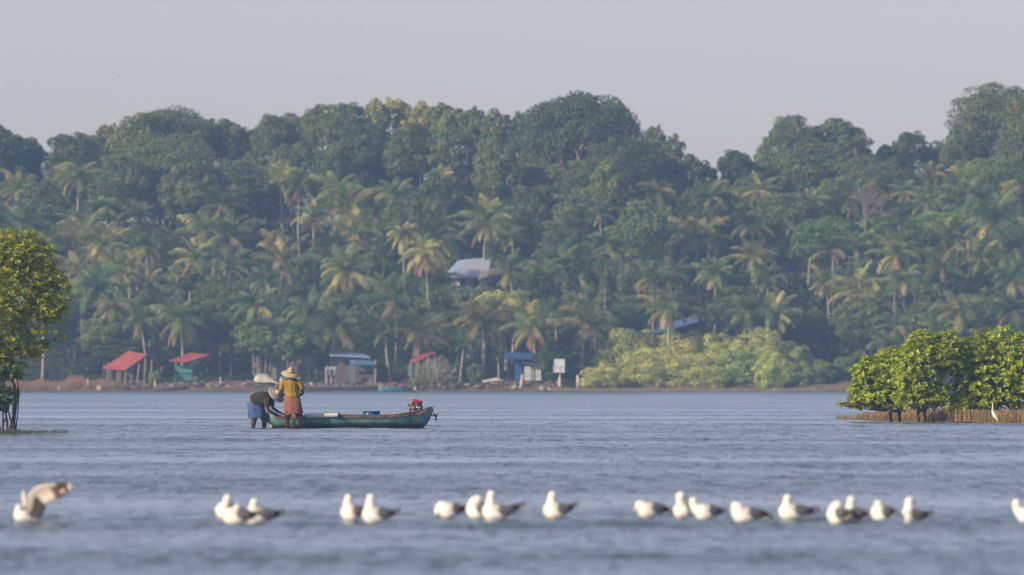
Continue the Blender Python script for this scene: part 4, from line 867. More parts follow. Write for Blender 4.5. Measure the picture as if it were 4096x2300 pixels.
def canoe():
    B = Q_(1400, 1713); t = empty('canoe', (B[0], DB, 0), 'weathered teal wooden canoe with a petrol engine at its raised stern', 'boat')
    k = 15; V = []; 
    for u, a, b, wd in zip(US, VT, VK, WD):
        for j in range(k):
            th = math.pi*j/(k-1); c = Q_(u, a+(b-a)*math.sin(th)**0.75, yaw(u)-wd*math.copysign(abs(math.cos(th))**0.8, math.cos(th))); V.append(c)
    ns = len(US); outer = [(i*k+j, i*k+j+1, (i+1)*k+j+1, (i+1)*k+j) for i in range(ns-1) for j in range(k-1)]
    mb = MB(); mb.add(V, outer)
    V2 = []
    for u, a, b, wd in zip(US, VT, VK, WD):
        for j in range(k):
            th = math.pi*j/(k-1); V2.append(Q_(u, a+(b-a-3)*math.sin(th)**0.75*.93, yaw(u)-(max(wd-.025, .004))*math.copysign(abs(math.cos(th))**0.8, math.cos(th))))
    mb.add(V2, [f[::-1] for f in outer])
    m = mat('teal_hull', (0.065, 0.175, 0.185), (0.22, 0.36, 0.33), 3.2, 0.62, 0.006, 9, c3=(0.08, 0.21, 0.22), lo=.3, hi=.72, spec=.35)
    n = m.node_tree; L = n.links.new; p = n.nodes['Principled BSDF']; base = p.inputs['Base Color'].links[0].from_socket
    g = n.nodes.new('ShaderNodeNewGeometry'); sp = n.nodes.new('ShaderNodeSeparateXYZ'); L(g.outputs['Position'], sp.inputs[0])
    no = n.nodes.new('ShaderNodeTexNoise'); no.inputs['Scale'].default_value = 2.2; no.inputs['Detail'].default_value = 8; no.inputs['Roughness'].default_value = .7; L(g.outputs['Position'], no.inputs['Vector'])
    def MR(x, a, b, c, d):
        q = n.nodes.new('ShaderNodeMapRange'); q.inputs[1].default_value = a; q.inputs[2].default_value = b; q.inputs[3].default_value = c; q.inputs[4].default_value = d; L(x, q.inputs[0]); return q.outputs[0]
    def mixc(f, a, b):
        q = n.nodes.new('ShaderNodeMix'); q.data_type = 'RGBA'; L(f, q.inputs[0]); L(a, q.inputs[6])
        if isinstance(b, tuple): q.inputs[7].default_value = (*b, 1)
        else: L(b, q.inputs[7])
        return q.outputs[2]
    # wet, weed grown bottom strakes
    ad = n.nodes.new('ShaderNodeMath'); ad.operation = 'ADD'; L(sp.outputs['Z'], ad.inputs[0]); L(MR(no.outputs['Fac'], .3, .7, -.06, .07), ad.inputs[1])
    c = mixc(MR(ad.outputs[0], .09, .19, 1.0, 0.0), base, (0.012, 0.028, 0.032))
    # worn pale and blue patches of paint
    n2 = n.nodes.new('ShaderNodeTexNoise'); n2.inputs['Scale'].default_value = 1.7; n2.inputs['Detail'].default_value = 5; mp = n.nodes.new('ShaderNodeMapping'); mp.inputs['Location'].default_value = (4.2, 0, 2); L(g.outputs['Position'], mp.inputs[0]); L(mp.outputs[0], n2.inputs['Vector'])
    mm = n.nodes.new('ShaderNodeMath'); mm.operation = 'MULTIPLY'; L(MR(n2.outputs['Fac'], .50, .62, 0, .7), mm.inputs[0]); L(MR(ad.outputs[0], .07, .16, 0, 1), mm.inputs[1])
    c = mixc(mm.outputs[0], c, (0.24, 0.29, 0.22))
    n3 = n.nodes.new('ShaderNodeTexNoise'); n3.inputs['Scale'].default_value = 3.1; n3.inputs['Detail'].default_value = 3; mp3 = n.nodes.new('ShaderNodeMapping'); mp3.inputs['Location'].default_value = (-3, 1, 7); L(g.outputs['Position'], mp3.inputs[0]); L(mp3.outputs[0], n3.inputs['Vector'])
    m3 = n.nodes.new('ShaderNodeMath'); m3.operation = 'MULTIPLY'; L(MR(n3.outputs['Fac'], .60, .66, 0, .8), m3.inputs[0]); L(MR(sp.outputs['X'], -2.6, -2.2, 0, 1), m3.inputs[1])
    c = mixc(m3.outputs[0], c, (0.05, 0.20, 0.42)); L(c, p.inputs['Base Color'])
    mb.build('hull', m, t, True)
    M_rail = mat('gunwale_plank', (0.10, 0.075, 0.06), (0.24, 0.19, 0.155), 6, .85, .006, 8)
    for sg in (-1, 1):
        r = MB(); V = []; idx = [i for i, u in enumerate(US) if 1100 <= u <= 1714]
        for i in idx:
            u, a, wd = US[i], VT[i], WD[i]; hgt = 12 if u < 1600 else 12+(u-1600)*.03
            for (dv, o) in ((-1.5, .018), (hgt, .02), (hgt, -.02), (-1.5, -.02)): V.append(Q_(u, a+dv, yaw(u)+sg*(wd+o)))
        r.add(V, [(q*4+j, q*4+(j+1) % 4, (q+1)*4+(j+1) % 4, (q+1)*4+j) for q in range(len(idx)-1) for j in range(4)]+[(0, 1, 2, 3), tuple(len(V)-4+j for j in (3, 2, 1, 0))]); r.build('gunwale', M_rail, t)
    # stern post fin, dark keel edge, brass strip, rope loop, thwart pegs, vertical crack batten
    f = MB(); pts = [(1707, 1634), (1731, 1623), (1733, 1626), (1729, 1643), (1718, 1669), (1712, 1668)]; f.slab([Q_(u, v, yaw(u)) for u, v in pts], .07); f.build('stern_post', mat('stern_paint', (0.13, 0.20, 0.17), (0.22, 0.30, 0.26), 5, .7), t)
    f = MB(); f.tube([Q_(u, v, yaw(u)) for u, v in [(1732, 1625), (1730, 1643), (1719, 1669), (1706, 1692), (1686, 1713), (1670, 1724)]], [.012, .02, .022, .024, .024, .02], 7); f.build('keel_edge', M_dark, t, True)
    f = MB(); f.tube([Q_(u, v, yaw(u)-wd) for u, v, wd in [(1672, 1658, .32), (1690, 1649, .25), (1706, 1640, .19)]], .014, 6); f.build('rubbing_strip', mat('rusty_strip', (0.30, 0.22, 0.15), (0.45, 0.36, 0.27), 20, .7), t)
    f = MB(); f.tube([Q_(1644, 1662, yaw(1644)-.40), Q_(1644, 1690, yaw(1644)-.36)], .008, 5); f.build('batten', M_dark, t)
    f = MB(); a = np.linspace(-.3, 3.5, 22); f.tube([Q_(1172+14*math.cos(x), 1688+17*math.sin(x), yaw(1172)-.42-.02*math.sin(x)) for x in a]+[Q_(1158, 1676, yaw(1158)-.42), Q_(1166, 1664, yaw(1166)-.42)], .009, 6); f.build('rope_loop', mat('green_rope', (0.16, 0.18, 0.10), (0.30, 0.31, 0.18), 20, .9), t)
    for u, v in ((1472, 1657), (1581, 1654)):
        f = MB(); f.tube([Q_(u-5, v+5, yaw(u)-.4), Q_(u, v-4, yaw(u)-.4), Q_(u+3, v-6, yaw(u)-.4)], [.03, .022, .012], 7); f.tube([Q_(u-6, v+3, yaw(u)-.4), Q_(u+14, v+3, yaw(u)-.4)], .016, 6); f.build('cleat', mat('pale_wood', (0.35, 0.26, 0.18), (0.5, 0.4, 0.3), 20, .8), t)
    f = MB(); f.slab([Q_(1072, 1688, yaw(1070)-.06), Q_(1076, 1686, yaw(1076)-.10), Q_(1093, 1706, yaw(1090)-.2), Q_(1090, 1711, yaw(1090)-.2)], .03); f.build('bow_fender', mat('ochre_wood', (0.30, 0.26, 0.14), (0.42, 0.36, 0.22), 12, .8), t)
    # engine
    e = MB(); yb = yaw(1655)
    e.ell(Q_(1655, 1633, yb), (.10, .12, .11), (1, 1, 1), 12, 8); e.box(Q_(1652, 1619, yb), (.11, .14, .13)); e.tube([Q_(1646, 1612, yb), Q_(1660, 1612, yb)], .055, 10); e.box(Q_(1660, 1645, yb), (.20, .2, .06))
    for i in range(5): e.box(Q_(1650, 1612+i*3.2, yb), (.14, .17, .008))
    M_eng = mat('greasy_engine', (0.05, 0.045, 0.04), (0.20, 0.17, 0.14), 22, .5, .002, metal=.3)
    eng = e.build('engine', M_eng, t, True)
    def sub(mb, name, m_): 
        o = mb.build(name, m_, t, True); o.parent = eng; return o
    f = MB(); P = [Q_(1647, 1601.5, yb), Q_(1654, 1602, yb), Q_(1668, 1605, yb), Q_(1682, 1609, yb), Q_(1689, 1611, yb)]; f.tube(P, [.035, .05, .048, .052, .042], 14, flat=1.7); sub(f, 'fuel_tank', mat('red_tank_paint', (0.30, 0.010, 0.014), (0.42, 0.018, 0.022), 6, .35, spec=.6))
    f = MB(); f.tube([Q_(1657, 1597, yb), Q_(1657, 1593.5, yb)], .022, 10); f.tube([Q_(1679, 1603, yb), Q_(1680, 1599, yb)], .015, 10); sub(f, 'tank_cap', mat('bright_cap', (0.75, 0.72, 0.7), None, rough=.3, metal=.5))
    f = MB(); f.tube([Q_(1640, 1630, yb-.02), Q_(1638, 1635, yb-.02), Q_(1638, 1642, yb-.02), Q_(1642, 1650, yb-.02)], [.02, .022, .022, .018], 8); f.tube([Q_(1636, 1654, yb-.1), Q_(1612, 1651, yb-.1)], .012, 6); sub(f, 'red_frame', mat('red_frame_paint', (0.40, 0.03, 0.03), None, rough=.5))
    f = MB(); f.tube([Q_(1642, 1624, yb-.03), Q_(1634, 1621, yb-.03)], .012, 6); f.ell(Q_(1633.5, 1621, yb-.03), (.018, .04, .03)); f.tube([Q_(1633, 1618, yb-.03), Q_(1635, 1625, yb-.03)], .02, 7); sub(f, 'starter_knob', M_dark)
    f = MB(); f.tube([Q_(1677, 1618, yb), Q_(1684, 1632, yb)], [.045, .055], 10); f.ell(Q_(1684, 1631, yb), (.045, .07, .05)); f.box(Q_(1672, 1617, yb), (.08, .12, .05)); sub(f, 'muffler', M_dark)
    f = MB(); f.tube([Q_(1672, 1640, yb-.06), Q_(1680, 1622, yb-.06)], .008, 5); f.tube([Q_(1664, 1626, yb-.1), Q_(1676, 1639, yb-.1)], .014, 6); sub(f, 'exhaust_pipe', mat('bare_steel', (0.5, 0.48, 0.45), None, rough=.35, metal=.8))
    ys = yaw(1735); f = MB(); f.tube([Q_(1670, 1650, yb), Q_(1722, 1661, ys-.05), Q_(1748, 1667, ys)], .014, 7); pr = f.build('propeller_shaft', M_dark, t)
    for a in (55, 125, 268):
        c = Q_(1743, 1667, ys); x = math.radians(a); d = np.array([math.cos(x)*1.0, 0, math.sin(x)]); f = MB(); f.tube([c, c+d*.05, c+d*.085, c+d*.11], [.012, .034, .03, .008], 8, flat=.25, up=(-d[2]*.7, .6, d[0]*.7)); o = f.build('propeller_blade', mat("bronze", (0.12, 0.09, 0.07), None, rough=.6, metal=.2) if 'bronze' not in MATS else MATS['bronze'], t, True); o.parent = pr
canoe()
mb = MB(); y_ = yaw(1300)-.45
mb.tube([Q_(1222, 1663, yaw(1222)-.42), Q_(1290, 1662, y_), Q_(1352, 1661, yaw(1352)-.47)], .058, 16, caps=False)
t = empty('pipe', Q_(1290, 1668, y_), 'long white plastic pipe with an open end lying along the near gunwale', 'pipe')
mb.build('tube', mat('white_plastic_pipe', (0.55, 0.53, 0.50), (0.66, 0.64, 0.60), 6, .5), t, True)
mb = MB(); mb.lathe([(.047, 0), (.066, 0), (.066, .03), (.047, .03), (.040, .0), (.0, -.02)], Q_(1355, 1661, yaw(1355)-.47), (.9, -.35, 0)); mb.build('end_collar', M_dark, t, True)
mb = MB(); mb.tube([Q_(1250, 1655, yaw(1250)-.2), Q_(1290, 1656, yaw(1290)-.2), Q_(1340, 1658, yaw(1340)-.15)], [.012, .014, .010], 6)
solo('punt_pole', mb, mat('cane', (0.20, 0.12, 0.08), (0.3, 0.2, 0.14), 12, .8), Q_(1295, 1659, yaw(1290)-.2), 'thin brown pole lying in the canoe above the white pipe', 'pole')
mb = MB(); mb.tube([Q_(1366, 1659, yaw(1366)-.42), Q_(1378, 1655.5, yaw(1378)-.4), Q_(1392, 1659, yaw(1392)-.42)], [.01, .02, .012], 6)
solo('rag', mb, mat('rag_cloth', (0.3, 0.26, 0.22), (0.42, 0.38, 0.32), 20, .9), Q_(1378, 1660, yaw(1378)-.42), 'small crumpled rag on the gunwale just right of the pipe end', 'rag', smooth=True)
yb_ = yaw(1485); mb = MB(); mb.lathe([(.0, .01), (.20, .0), (.215, .02), (.217, .12), (.222, .215), (.232, .222), (.224, .224), (.212, .21), (.205, .03), (0, .02)], Q_(1485, 1679, yb_), (0, 0, 1), seg=40)
solo('tub', mb, mat('blue_plastic', (0.01, 0.07, 0.33), (0.015, 0.09, 0.38), 4, .4, spec=.5), Q_(1485, 1679, yb_), 'round deep blue plastic tub standing in the canoe', 'tub', smooth=True)

# ------------------------------------------------------------------ people
M_skin = mat('brown_skin', (0.042, 0.020, 0.014), (0.07, 0.033, 0.022), 14, .5, .001, spec=.45)
def remesh(o, size, smooth=4):
    m = o.modifiers.new('remesh', 'REMESH'); m.mode = 'VOXEL'; m.voxel_size = size; m.use_smooth_shade = True
    s = o.modifiers.new('smooth', 'SMOOTH'); s.iterations = smooth; s.factor = .5
    return o
def hand(mb, wrist, d, up, side=1, curl=.6, sc=1.0):
    """palm, four bent fingers and a thumb"""
    d = np.array(d, float); d /= np.linalg.norm(d); up = np.array(up, float); up = up-d*up.dot(d); up /= np.linalg.norm(up); sd_ = np.cross(d, up)*side
    mb.tube([wrist, wrist+d*.035*sc, wrist+d*.085*sc], [.028*sc, .042*sc, .040*sc], 10, flat=.45, up=sd_)
    for i, (off, ln) in enumerate(((-.030, .068), (-.010, .078), (.010, .074), (.029, .060))):
        b = wrist+d*.08*sc+sd_*off*sc; a1 = d*math.cos(curl*.5)-up*math.sin(curl*.5); a2 = d*math.cos(curl*1.3)-up*math.sin(curl*1.3); a3 = d*math.cos(curl*2)-up*math.sin(curl*2)
        p1 = b+a1*ln*.45*sc; p2 = p1+a2*ln*.33*sc; p3 = p2+a3*ln*.27*sc; mb.tube([b-d*.015*sc, b, p1, p2, p3], np.array([.010, .0105, .0095, .009, .007])*sc, 8)
    b = wrist+d*.025*sc-sd_*.036*sc; q = b+(d*.6-sd_*.6-up*.3)*.035*sc; mb.tube([wrist+d*.02*sc-sd_*.015*sc, b, q, q+(d*.9-up*.4)*.03*sc], np.array([.014, .013, .011, .008])*sc, 8)
def head(mb, c, fwd, up, sc=1.0):
    fwd = np.array(fwd, float); fwd /= np.linalg.norm(fwd); up = np.array(up, float); up = up-fwd*up.dot(fwd); up /= np.linalg.norm(up); sd_ = np.cross(fwd, up); R = np.stack([sd_, fwd, up], 1)
    g = lambda x, y, z: c+sc*(sd_*x+fwd*y+up*z)
    mb.ell(g(0, -.005, .025), np.array([.074, .092, .088])*sc, None, 18, 12, R); mb.ell(g(0, .02, -.04), np.array([.056, .068, .066])*sc, None, 16, 10, R)
    mb.tube([g(0, .088, .025), g(0, .108, -.008), g(0, .092, -.018)], np.array([.010, .016, .012])*sc, 8); mb.ell(g(0, .074, -.085), np.array([.024, .02, .018])*sc, None, 10, 7, R)
    mb.ell(g(0, .087, -.048), np.array([.024, .010, .008])*sc, None, 10, 6, R); mb.ell(g(0, .078, .038), np.array([.05, .018, .012])*sc, None, 12, 7, R)
    for s_ in (-1, 1): mb.ell(g(.076*s_, -.005, -.008), np.array([.010, .02, .032])*sc, None, 10, 7, R)
    return g
def eyes(o_parent, g, B):
    mb = MB()
    for s_ in (-1, 1): mb.ell(g(.032*s_, .082, .018), .012, None, 10, 7)
    e = mb.build('eyes', mat('eye', (0.25, 0.22, 0.2), None, rough=.2) if 'eye' not in MATS else MATS['eye'], {'_o': B} and o_parent, True); return e
def standing_man():
    dy = -1.05
    P = lambda u, v, d=0.0: Q_(u, v, dy+d)
    B = P(1175, 1745); mb = MB()
    # trunk of the body
    mb.tube([P(1173, 1618), P(1173, 1600), P(1172, 1585), P(1169, 1560), P(1167, 1540), P(1166, 1527), P(1166, 1518)], [.15, .17, .155, .165, .185, .16, .07], 16, flat=.62, up=(1, 0, 0))
    mb.tube([P(1134, 1530), P(1150, 1525), P(1166, 1522), P(1184, 1525), P(1201, 1530)], [.055, .07, .075, .07, .055], 12)
    mb.tube([P(1166, 1526), P(1165.5, 1512), P(1165, 1504, .01)], [.062, .056, .055], 12)
    g = head(mb, P(1165, 1496, .01), (-.35, .93, -.05), (0, 0, 1))
    # arms: forearms reach forward, away from the camera
    mb.tube([P(1134, 1530), P(1129, 1552), P(1130, 1576, .03), P(1140, 1580, .14), P(1152, 1578, .25)], [.052, .048, .042, .038, .027], 12)
    mb.tube([P(1201, 1530), P(1210, 1552), P(1214, 1573, .03), P(1204, 1580, .14), P(1190, 1578, .25)], [.052, .048, .043, .038, .027], 12)
    hand(mb, P(1152, 1578, .25), (.5, .85, .1), (0, 0, 1), 1, .7); hand(mb, P(1190, 1578, .25), (-.5, .85, .1), (0, 0, 1), -1, .7)
    # legs, apart
    mb.tube([P(1160, 1610), P(1155, 1640), P(1152, 1666), P(1152, 1690, -.01), P(1151, 1713), P(1150, 1745, .02)], [.10, .088, .066, .062, .046, .040], 14)
    mb.tube([P(1186, 1610), P(1194, 1640), P(1201, 1666), P(1206, 1690, -.01), P(1208, 1713), P(1210, 1745, .02)], [.10, .088, .066, .062, .046, .040], 14)
    for u in (1150, 1210): mb.tube([P(u, 1747, .0), P(u, 1749, .08), P(u-2, 1750, .17)], [.045, .045, .03], 10, flat=1)
    o = solo('person', mb, M_skin, B, 'standing man in yellow shirt, brick red waist cloth and straw hat with his back turned', 'person', smooth=True); remesh(o, .0065)
    def child(name, mb, m, rm=None, sm=True):
        c = mb.build(name, m, {'_o': list(B)} and o, sm) if False else None
        c = bpy.data.objects.new(name, mb.mesh(name, m, sm, B)); COL.objects.link(c); c.parent = o
        if rm: remesh(c, rm)
        return c
    # shirt
    m = mat('yellow_shirt', (0.20, 0.125, 0.02), (0.40, 0.26, 0.04), 4, .85, .03, 6, stretch=(3.5, 1, .8), trans=.08, transcol=(1.2, 1, .6))
    s = MB(); rs = np.random.RandomState(5)
    prof = [(1172, 1588, .19, .66), (1172, 1582, .195, .66), (1171, 1570, .185, .66), (1169, 1555, .19, .66), (1168, 1543, .20, .66), (1167, 1532, .205, .62), (1166.5, 1524, .175, .58), (1166, 1517, .10, .7), (1165.5, 1510, .066, .95), (1165.5, 1508, .05, 1)]
    seg = 56; V = []
    for (u, v, r, fl) in prof:
        for j in range(seg):
            a = 2*math.pi*j/seg; hgt = (v-1508)/80; fo = 1+(.035*math.sin(a*11+.8*hgt)+.025*math.sin(a*17+2*hgt))*min(1, max(0, hgt-.15)*1.6)
            V.append(P(u, v)+np.array([math.cos(a)*r*fo, math.sin(a)*r*fl*fo, 0]))
    s.add(V, [(i*seg+j, i*seg+(j+1) % seg, (i+1)*seg+(j+1) % seg, (i+1)*seg+j) for i in range(len(prof)-1) for j in range(seg)]+[tuple(range(seg))[::-1], tuple(range((len(prof)-1)*seg, len(prof)*seg))])
    s.tube([P(1148, 1526), P(1137, 1530), P(1131, 1543), P(1130, 1558, .01)], [.07, .075, .078, .072], 14); s.tube([P(1186, 1526), P(1198, 1529), P(1207, 1542), P(1212, 1556, .01)], [.07, .076, .08, .072], 14)
    child('shirt', s, m, .008)
    c = MB(); c.tube([P(1165.5, 1511), P(1165.5, 1506.5)], [.074, .068], 18, caps=False); child('collar', c, mat('yellow_collar', (0.46, 0.28, 0.03), None, rough=.85))
    # waist cloth with folds
    m = mat('brick_cloth', (0.17, 0.066, 0.046), (0.27, 0.115, 0.082), 6, .9, .015, 6)
    s = MB(); prof = [(1173, 1583, .178), (1173, 1590, .192), (1174, 1605, .215), (1175, 1625, .228), (1177, 1645, .232), (1178, 1656, .235), (1178, 1657, .225)]; V = []
    for q, (u, v, r) in enumerate(prof):
        for j in range(seg):
            a = 2*math.pi*j/seg; h_ = (v-1583)/74; fo = 1+.028*math.sin(a*7+3.2*h_)*h_+.018*math.sin(a*13-4*h_); V.append(P(u, v-(4*math.cos(a)*h_ if q > 3 else 0))+np.array([math.cos(a)*r*fo, math.sin(a)*r*.62*fo, 0]))
    s.add(V, [(i*seg+j, i*seg+(j+1) % seg, (i+1)*seg+(j+1) % seg, (i+1)*seg+j) for i in range(len(prof)-1) for j in range(seg)]); child('waist_cloth', s, m)
    s = MB(); s.tube([P(1173, 1586), P(1173, 1582.5)], [.186, .182], 40, flat=.66, up=(1, 0, 0)); child('waistband', s, mat('pale_band', (0.6, 0.45, 0.40), None, rough=.9))
    s = MB(); s.tube([P(1161, 1640), P(1154, 1660), P(1153, 1668)], [.10, .088, .09], 16); s.tube([P(1190, 1640), P(1199, 1658), P(1201, 1665)], [.10, .09, .092], 16); child('shorts', s, mat('maroon_shorts', (0.10, 0.012, 0.02), (0.14, 0.02, 0.03), 9, .9))
    s = MB(); s.ell(g(0, -.014, .035), (.079, .094, .085), None, 16, 10); child('hair', s, mat('black_hair', (0.012, 0.010, 0.010), (0.03, 0.026, 0.024), 30, .7))
    # straw hat
    ax = (.16, -.40, .90); cc = P(1164.5, 1490, 0)
    prof = [(.0, .155), (.020, .152), (.035, .135), (.060, .095), (.085, .05), (.098, .022), (.13, .010), (.18, -.012), (.225, -.045), (.228, -.05), (.222, -.052), (.17, -.025), (.09, .0), (.07, .04), (0, .12)]
    s = MB(); cs = [(1, 1, 1)]*15; pass
    s.lathe(prof, cc, ax, np.array(cs), 44); h_ = child('straw_hat', s, mat('straw', (0.36, 0.25, 0.13), (0.58, 0.42, 0.24), 26, .85, .003, 4, attr=True, stretch=(1, 1, 2.5)))
    s = MB(); s.lathe([(.222, -.040), (.236, -.047), (.237, -.056), (.226, -.062), (.218, -.056)], cc, ax, None, 44); c = child('hat_edging', s, mat('blue_edging', (0.02, 0.25, 0.45), None, rough=.7)); c.parent = h_
    s = MB(); s.lathe([(.090, .046), (.096, .04), (.103, .022), (.098, .018)], cc, ax, None, 36); c = child('hat_band', s, mat('grey_band', (0.16, 0.20, 0.22), None, rough=.8)); c.parent = h_
standing_man()
def stooping_man():
    dy = -.72
    P = lambda u, v, d=0.0: Q_(u, v, dy+d)
    B = P(1035, 1745); mb = MB()
    mb.tube([P(1016, 1618), P(1024, 1606), P(1040, 1598), P(1056, 1594), P(1072, 1592), P(1083, 1592)], [.15, .165, .165, .175, .16, .11], 16, flat=.95, up=(0, 1, 0))
    mb.tube([P(1074, 1600, -.17), P(1078, 1593, -.08), P(1080, 1590, 0), P(1082, 1591, .10), P(1082, 1596, .17)], [.06, .08, .085, .08, .06], 12)
    mb.tube([P(1080, 1591), P(1092, 1590), P(1100, 1588)], [.07, .058, .056], 12)
    g = head(mb, P(1106, 1588), (.45, -.10, -.88), (.85, -.2, .45))
    mb.tube([P(1072, 1602, -.18), P(1072, 1622, -.2), P(1076, 1640, -.2), P(1096, 1652, -.16), P(1118, 1661, -.1)], [.055, .05, .045, .039, .027], 12)
    mb.tube([P(1084, 1600, .16), P(1090, 1618, .15), P(1094, 1632, .12), P(1110, 1644, .06), P(1127, 1651, .0)], [.053, .048, .042, .037, .026], 12)
    hand(mb, P(1118, 1661, -.1), (.95, .15, -.25), (0, -.4, .9), 1, .8); hand(mb, P(1127, 1651, .0), (.85, -.1, -.5), (0, -.4, .9), -1, .9)
    mb.tube([P(1022, 1632, -.07), P(1021, 1660, -.08), P(1019, 1682, -.07), P(1016, 1698, -.07), P(1014, 1713, -.07), P(1014, 1745, -.07)], [.11, .092, .070, .064, .046, .040], 14)
    mb.tube([P(1030, 1632, .10), P(1048, 1655, .10), P(1059, 1678, .10), P(1059, 1697, .10), P(1058, 1713, .10), P(1057, 1745, .10)], [.11, .092, .070, .064, .047, .040], 14)
    for u, d in ((1014, -.07), (1057, .1)): mb.tube([P(u, 1747, d), P(u+12, 1749, d), P(u+26, 1750, d)], [.045, .045, .03], 10)
    o = solo('person', mb, M_skin, B, 'stooping man in dark brown shirt and blue waist cloth reaching to the canoe', 'person', smooth=True); remesh(o, .0065)
    def child(name, mb, m, rm=None, sm=True):
        c = bpy.data.objects.new(name, mb.mesh(name, m, sm, B)); COL.objects.link(c); c.parent = o
        if rm: remesh(c, rm)
        return c
    s = MB(); s.tube([P(1010, 1607), P(1020, 1603), P(1033, 1597), P(1047, 1597), P(1061, 1595), P(1074, 1593), P(1084, 1592), P(1090, 1591)], [.165, .185, .195, .205, .20, .175, .125, .075], 20, flat=.95, up=(0, 1, 0))
    s.tube([P(1045, 1615), P(1046, 1628), P(1044, 1636)], [.14, .11, .05], 14); s.tube([P(1072, 1598, -.15), P(1070, 1610, -.19), P(1072, 1628, -.2)], [.085, .085, .075], 14); s.tube([P(1083, 1598, .13), P(1088, 1612, .15), P(1091, 1622, .145)], [.08, .078, .07], 14)
    child('shirt', s, mat('dark_brown_shirt', (0.026, 0.021, 0.015), (0.050, 0.040, 0.027), 6, .9, .01, 6), .009)
    m = mat('blue_cloth', (0.035, 0.075, 0.19), (0.06, 0.12, 0.27), 4, .85, .02, 5); seg = 52; s = MB(); V = []
    prof = [(1006, 1602, .10, (-.5, .86)), (1011, 1606, .16, (-.45, .9)), (1019, 1620, .185, (-.3, .95)), (1027, 1638, .215, (-.12, 1)), (1031, 1655, .232, (0, 1)), (1033, 1670, .238, (0, 1)), (1033, 1672, .225, (0, 1))]
    for q, (u, v, r, n_) in enumerate(prof):
        for j in range(seg):
            a = 2*math.pi*j/seg; h_ = max(0, (v-1605)/66); fo = 1+.04*math.sin(a*6+2*h_)*h_+.02*math.sin(a*11+1); lx = math.cos(a)*r*fo; ly = math.sin(a)*r*.85*fo
            V.append(P(u, v)+np.array([lx*n_[1], ly, -lx*n_[0]*1.0]))
    s.add(V, [(i*seg+j, i*seg+(j+1) % seg, (i+1)*seg+(j+1) % seg, (i+1)*seg+j) for i in range(len(prof)-1) for j in range(seg)]); child('waist_cloth', s, m)
    s = MB(); s.tube([P(1022, 1583, -.02), P(1014, 1584, -.03), P(1008, 1587, -.04)], [.012, .022, .018], 8); child('knife_handle', s, mat('knife_wood', (0.22, 0.10, 0.04), (0.3, 0.15, 0.07), 20, .7))
    s = MB(); s.ell(g(0, -.014, .035), (.078, .094, .084), None, 16, 10); child('hair', s, MATS['black_hair'])
    ax = (.60, -.52, .61); cc = P(1111, 1575, -.03)
    prof = [(.0, .125), (.03, .122), (.06, .105), (.085, .065), (.11, .03), (.15, .012), (.20, -.012), (.240, -.04), (.242, -.046), (.236, -.046), (.20, -.02), (.10, .01), (.06, .07), (0, .10)]
    s = MB(); s.lathe(prof, cc, ax, None, 44); h_ = child('cloth_hat', s, mat('mottled_hat', (0.11, 0.10, 0.10), (0.46, 0.40, 0.36), 22, .85, .006, 3, c3=(0.34, 0.30, 0.29), lo=.38, hi=.62))
    s = MB(); s.lathe([(.238, -.040), (.246, -.044), (.243, -.052), (.235, -.050)], cc, ax, None, 44); c = child('hat_edging', s, M_twig); c.parent = h_
stooping_man()
mb = MB()
for i in range(5): mb.ell(Q_(1128+i*2.2, 1664+(i % 2)*3-i*.6, -.80-.02*i), (.014, .012, .011), None, 8, 5)
solo('shell_handful', mb, mat('grey_shell', (0.35, 0.35, 0.38), (0.6, 0.6, 0.62), 30, .4), Q_(1132, 1668, -.80), 'small grey catch between the hands of the stooping man at the bow', 'catch', smooth=True)

# ------------------------------------------------------------------ gulls
M_gull = mat('gull_plumage', (0.80, 0.77, 0.72), (0.86, 0.84, 0.80), 8, .8, attr=True)
M_wing = mat('gull_wing', (1, 1, 1), rough=.75, attr=True)
M_bill = mat('gull_bill', (0.30, 0.05, 0.03), None, rough=.5)
M_leg = mat('gull_leg', (0.35, 0.07, 0.04), None, rough=.6)
SHADED_GREY, BLK, WHT = np.array((0.10, 0.105, 0.125)), np.array((0.02, 0.02, 0.024)), np.array((0.8, 0.78, 0.74))  # wing grey is darkened to carry the shade on the birds' right side
def spline(P, n):
    P = np.asarray(P, float); t = np.linspace(0, len(P)-1, n); out = []
    for x in t:
        i = min(int(x), len(P)-2); f = x-i; p0 = P[max(i-1, 0)]; p1 = P[i]; p2 = P[i+1]; p3 = P[min(i+2, len(P)-1)]
        out.append(.5*((2*p1)+(-p0+p2)*f+(2*p0-5*p1+4*p2-p3)*f*f+(-p0+3*p1-3*p2+p3)*f**3))
    return np.array(out)
